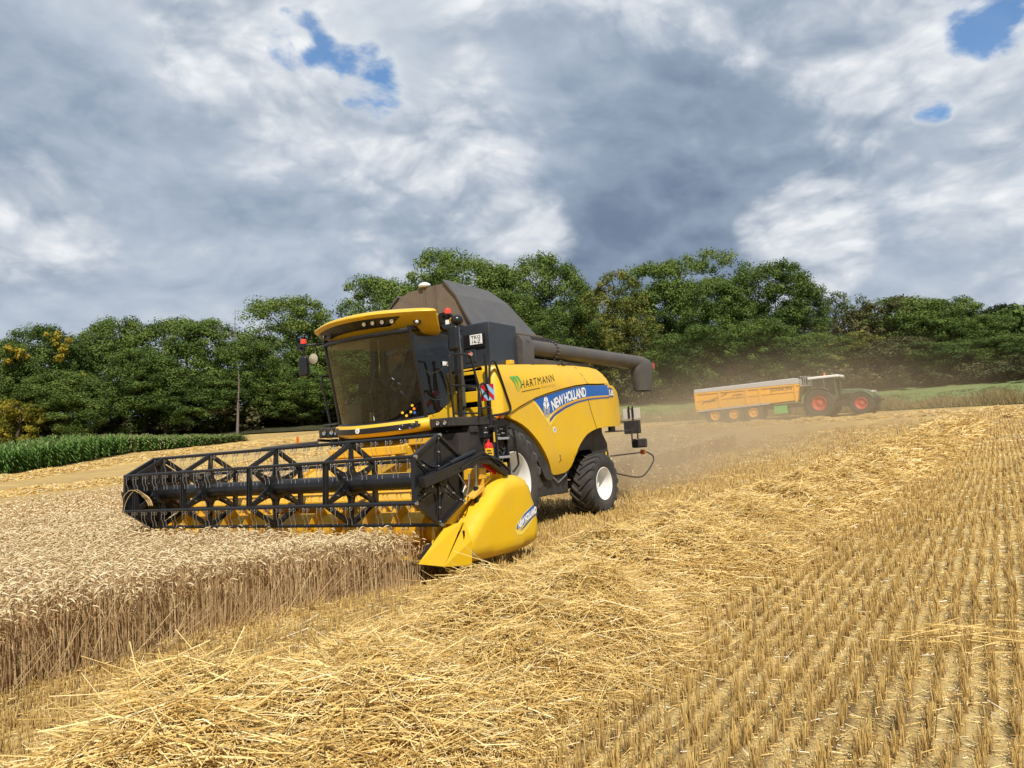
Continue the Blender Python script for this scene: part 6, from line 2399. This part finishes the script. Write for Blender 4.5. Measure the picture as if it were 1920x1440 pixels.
for s in (-1, 1):
    simple_wheel(tractor, (0, s * .95, 1.0), 1.0, .62, .52, TRED)
    simple_wheel(tractor, (2.75, s * .92, .76), .76, .52, .42, TRED, 18)
mb = MB()
mb.bounds((-.4, -.35, .65), (3.0, .35, 1.25))
mb.bounds((.5, -.75, .65), (1.6, .75, 1.05))
mb.bar((-1.3, 0, .65), (-.3, 0, .75), .12, .12)
mb.cyl((0, -.9, 1.0), (0, .9, 1.0), .14, 10)
mb.cyl((2.75, -.9, .76), (2.75, .9, .76), .1, 10)
tp_(mb, 'chassis', BLKD)
mb = MB()
prof = [(1.05, 1.2), (1.05, 1.86), (1.6, 1.88), (2.6, 1.80), (3.15, 1.68), (3.42, 1.50), (3.48, 1.25), (3.40, 1.0), (3.1, .95), (3.0, 1.18)]
mb.prism(prof, 'y', -.42, .42)
bon = tp_(mb, 'bonnet', TGRN, bevel=.10, seg=3)
MB().bounds((3.30, -.40, 1.46), (3.50, -.12, 1.62)).build('headlight', LENS, bon, bevel=.03)
MB().bounds((3.30, .12, 1.46), (3.50, .40, 1.62)).build('headlight', LENS, bon, bevel=.03)
MB().bounds((1.2, .425, 1.25), (2.7, .43, 1.55)).build('grille', BLK, bon)
MB().bounds((1.2, -.43, 1.25), (2.7, -.425, 1.55)).build('grille', BLK, bon)
for s in (-1, 1):
    rows = []
    for k in range(15):
        a = math.radians(-25 + k * 155 / 14)
        rows.append([(-math.cos(a) * 1.12 * -1 * -1, s * .62, 1.0 + math.sin(a) * 1.14), (-math.cos(a) * 1.12, s * 1.28, 1.0 + math.sin(a) * 1.14), (-math.cos(a) * 1.08, s * 1.30, 1.0 + math.sin(a) * 1.09)])
    o = tp_(MB().grid(rows), 'mudguard', TGRN, fix=False)
    so = o.modifiers.new('thick', 'SOLIDIFY'); so.thickness = .04
    rows = []
    for k in range(9):
        a = math.radians(20 + k * 140 / 8)
        rows.append([(2.75 - math.cos(a) * .86, s * .70, .76 + math.sin(a) * .86), (2.75 - math.cos(a) * .86, s * 1.2, .76 + math.sin(a) * .86)])
    o = tp_(MB().grid(rows), 'mudguard', TGRN, fix=False)
    so = o.modifiers.new('thick', 'SOLIDIFY'); so.thickness = .04
tcab = empty('cab', (0, 0, 0), tractor)
mb = MB()
for x0, x1 in ((-.55, -.45), (1.20, 1.05), (.35, .35)):
    for s in (-1, 1):
        mb.bar((x0, s * .80, 1.35), (x1, s * .76, 2.75), .08, .08)
mb.bounds((-.55, -.8, 1.2), (1.15, .8, 1.55))
tp_(mb, 'cab_frame', TGRN, tcab)
mb = MB()
for s in (-1, 1):
    mb.add([(-.5, s * .81, 1.5), (1.15, s * .81, 1.5), (1.06, s * .77, 2.72), (-.45, s * .77, 2.72)], [(0, 1, 2, 3)])
mb.add([(1.2, -.78, 1.75), (1.2, .78, 1.75), (1.08, .74, 2.72), (1.08, -.74, 2.72)], [(0, 1, 2, 3)])
mb.add([(-.56, -.78, 1.5), (-.56, .78, 1.5), (-.46, .74, 2.72), (-.46, -.74, 2.72)], [(0, 1, 2, 3)])
tp_(mb, 'cab_glass', DGLS, tcab, smooth=0)
tp_(MB().bounds((-.75, -.85, 2.74), (1.35, .85, 2.93)), 'cab_roof', WDEC, tcab, bevel=.06, seg=3)
mb = MB()
mb.bounds((-.1, -.25, 1.5), (.35, .25, 1.75)); mb.bounds((-.2, -.25, 1.7), (-.05, .25, 2.35))
tp_(mb, 'seat', SEATM, tcab, bevel=.04)
for s in (-1, 1):
    mb = MB()
    mb.bar((1.1, s * .8, 2.6), (1.3, s * 1.2, 2.6), .04, .04)
    mb.bounds((1.28, s * 1.2 - .08, 2.2), (1.34, s * 1.2 + .08, 2.62))
    tp_(mb, 'mirror', BLK, tcab)
mb = MB()
mb.cyl((.1, .5, 2.93), (.1, .5, 3.0), .03, 8)
mb.lathe([(0, .08), (.18, .07), (.2, .001)], (.1, .5, 3.0), 'z', 12)
tp_(mb, 'beacon', ORA, tcab)
mb = MB()
mb.tube([(1.35, -.5, 1.5), (1.35, -.5, 2.75)], .07, 10)
tp_(mb, 'exhaust', BLKD)
mb = MB()
mb.bounds((3.4, -.3, .75), (3.75, .3, 1.05))
mb.bar((3.4, -.35, .8), (4.0, -.38, .95), .06, .08); mb.bar((3.4, .35, .8), (4.0, .38, .95), .06, .08)
tp_(mb, 'front_linkage', BLKD)

trailer = tag(empty('tipping_trailer', (-47.0, -8.1, 2.03)), 'orange three-axle tipping trailer with a grey cover hitched behind the green tractor', 'trailer')
trailer.rotation_euler = (0, 0, R(90) + math.atan2(.75, 6.1) * .9)


def rp(mb, name, m, par=None, **k):
    return mb.build(name, m, par or trailer, **k)


for x in (-1.37, 0, 1.40):
    for s in (-1, 1):
        simple_wheel(trailer, (x, s * .98, .66), .66, .5, .34, TORA, 22)
mb = MB()
mb.bounds((-2.6, -.55, .85), (4.6, .55, 1.12))
mb.bar((4.4, 0, .95), (6.1, 0, .70), .22, .18)
mb.bar((5.0, 0, .9), (5.0, 0, .15), .1, .1)
for x in (-1.37, 0, 1.40):
    mb.cyl((x, -.95, .66), (x, .95, .66), .08, 8)
rp(mb, 'chassis', BLKD)
mb = MB()
mb.prism([(-2.75, 1.02), (4.55, 1.30), (4.75, 2.42), (-2.82, 2.42)], 'y', -1.25, 1.25)
body = rp(mb, 'body', TORA, bevel=.03)
mb = MB()
for s in (-1, 1):
    for x in (-2.65, -.9, 1.05, 2.0, 4.45):
        mb.bounds((x - .09, s * 1.25, 1.22), (x + .09, s * 1.31, 2.42))
    mb.bar((-2.75, s * 1.28, 2.40), (4.74, s * 1.28, 2.40), .08, .10)
    mb.bar((-2.75, s * 1.28, 1.85), (4.66, s * 1.28, 1.95), .03, .05)
mb.build('body_rib', TORA, body)
for s in (-1, 1):
    MB().bar((-2.6, s * 1.27, 1.10), (2.6, s * 1.27, 1.24), .08, .12).build('side_rail', TARP, body)
mb = MB()
mb.prism([(-2.80, 2.43), (4.72, 2.43), (4.72, 2.86), (4.4, 2.90), (-2.80, 2.74)], 'y', -1.22, 1.22)
mb.build('tarpaulin', TARP, body, bevel=.08)
mb = MB()
for x in (4.85, 5.15, 5.45):
    mb.bar((x, 1.0, 2.3), (x, 1.0, 3.0), .03, .03); mb.bar((x, -1.0, 2.3), (x, -1.0, 3.0), .03, .03)
mb.bar((4.8, 1.0, 2.98), (5.5, 1.0, 2.9), .03, .03); mb.bar((4.8, -1.0, 2.98), (5.5, -1.0, 2.9), .03, .03)
mb.bar((4.8, -1.0, 2.35), (5.5, 1.0, 2.3), .03, .03); mb.bounds((4.75, -1.0, 2.28), (5.5, 1.0, 2.31))
rp(mb, 'front_rack', TARP)
rp(MB().bounds((2.85, -1.2, .42), (3.75, 1.2, 1.0)), 'tool_box', LGRN, bevel=.03)
mb = MB()
mb.bar((4.9, .5, .2), (4.9, .5, 1.3), .10, .14)
mb.bar((4.9, .5, .8), (6.1, .1, .75), .08, .08); mb.bar((4.9, -.5, .8), (6.1, -.1, .75), .08, .08)
rp(mb, 'drawbar', LGRN)


def tl(name, body_, size, x0, z0, w_, m, par):
    return lettering(name, body_, size, lambda u, v: (x0 + u, -1.258, z0 + v), m, par, width=w_, bold=.004, spacing=1.1)


# the side facing the field is the trailer's right side (local -y)
tl('maker_lettering', 'JOSKIN', .30, 2.75, 2.08, 1.45, KDEC, body)
mb = MB()
mb.tube([(.45 + .42 * math.cos(a), -1.262, 1.98 + .13 * math.sin(a)) for a in np.linspace(.4, 5.9, 14)], .03, 6)
mb.tube([(.3, -1.262, 1.98), (.62, -1.262, 2.0)], .025, 6)
mb.build('body_emblem', mat('brown emblem', (.30, .14, .02), .5), body)
mb = MB()
for pts, r_ in (([(-2.25, 1.62), (-1.9, 1.80), (-1.5, 1.90), (-.95, 2.02), (-.35, 2.25)], .035), ([(-1.9, 1.80), (-1.6, 1.80), (-1.3, 1.88)], .06), ([(-1.45, 1.86), (-1.25, 1.68)], .03), ([(-1.8, 1.8), (-1.65, 1.66)], .03)):
    mb.tube([(x, -1.262, z) for x, z in pts], r_, 6)
mb.build('body_motif', bpy.data.materials['brown emblem'], body)

# ------------------------------------------------------------------ dust in the air behind the combine
def dust_mat(name, dens, colr, rad_):
    """dust thickest at its core and thinning away to nothing at its edge"""
    m = bpy.data.materials.new(name)
    m.use_nodes = True
    t = NT(m.node_tree)
    tc = t.new('ShaderNodeTexCoord').outputs['Object']
    q = t.new('ShaderNodeVectorMath', {0: tc, 1: tuple(1 / r for r in rad_)}, operation='MULTIPLY').outputs[0]
    ln = t.new('ShaderNodeVectorMath', {0: q}, operation='LENGTH').outputs['Value']
    n = t.noise(tc, .45, 4, .6, .4)
    f = t.maprange(t.math('ADD', ln, t.math('MULTIPLY', t.math('SUBTRACT', n, .5), .7)), .95, .15)
    v = t.new('ShaderNodeVolumePrincipled', {'Color': (*colr, 1), 'Density': t.math('MULTIPLY', f, dens), 'Anisotropy': .2})
    t.new('ShaderNodeOutputMaterial', {'Volume': v.outputs[0]})
    return m


def puff(label, c, rad_, rot, dens, seed, lift=0.):
    import bmesh
    me = bpy.data.meshes.new('dust_cloud')
    bm = bmesh.new()
    bmesh.ops.create_icosphere(bm, subdivisions=5, radius=1)
    for v in bm.verts:
        k = 1.05 + .08 * noise.noise(v.co * 1.7 + Vector((seed, 0, 0)))
        v.co = Vector((v.co.x * rad_[0], v.co.y * rad_[1], v.co.z * rad_[2])) * k
        if v.co.z < 0:
            v.co.z *= .35
    bm.to_mesh(me); bm.free()
    me.materials.append(dust_mat('field dust', dens, (.80, .66, .46), rad_))
    o = bpy.data.objects.new('dust_cloud', me)
    COL.objects.link(o)
    o.location = c
    o.rotation_euler = (0, 0, rot)
    return tag(o, label, None, kind='stuff')


puff('dense low dust rolling out behind the combine wheel', (-10.5, -.6, .35), (7.5, 2.8, 2.3), R(4), .27, 1.3)
puff('pale dust drifting low over the field behind the combine', (-20, -1.5, .7), (15, 6., 3.2), R(5), .085, 3.7)
puff('thin dust spreading over the field towards the trailer', (-34, -2.5, 1.7), (24, 16, 5.5), R(8), .026, 5.1)

# ------------------------------------------------------------------ turn the sloping field into the gravity-up world
bpy.context.view_layer.update()
R3 = ROT.to_4x4()
for o in list(COL.objects):
    if o.parent is None and o.type not in {'CAMERA', 'LIGHT'}:
        if o.name in UPRIGHT:
            o.location = FIELD @ o.location
        else:
            o.matrix_world = FIELD @ o.matrix_basis
bpy.context.view_layer.update()
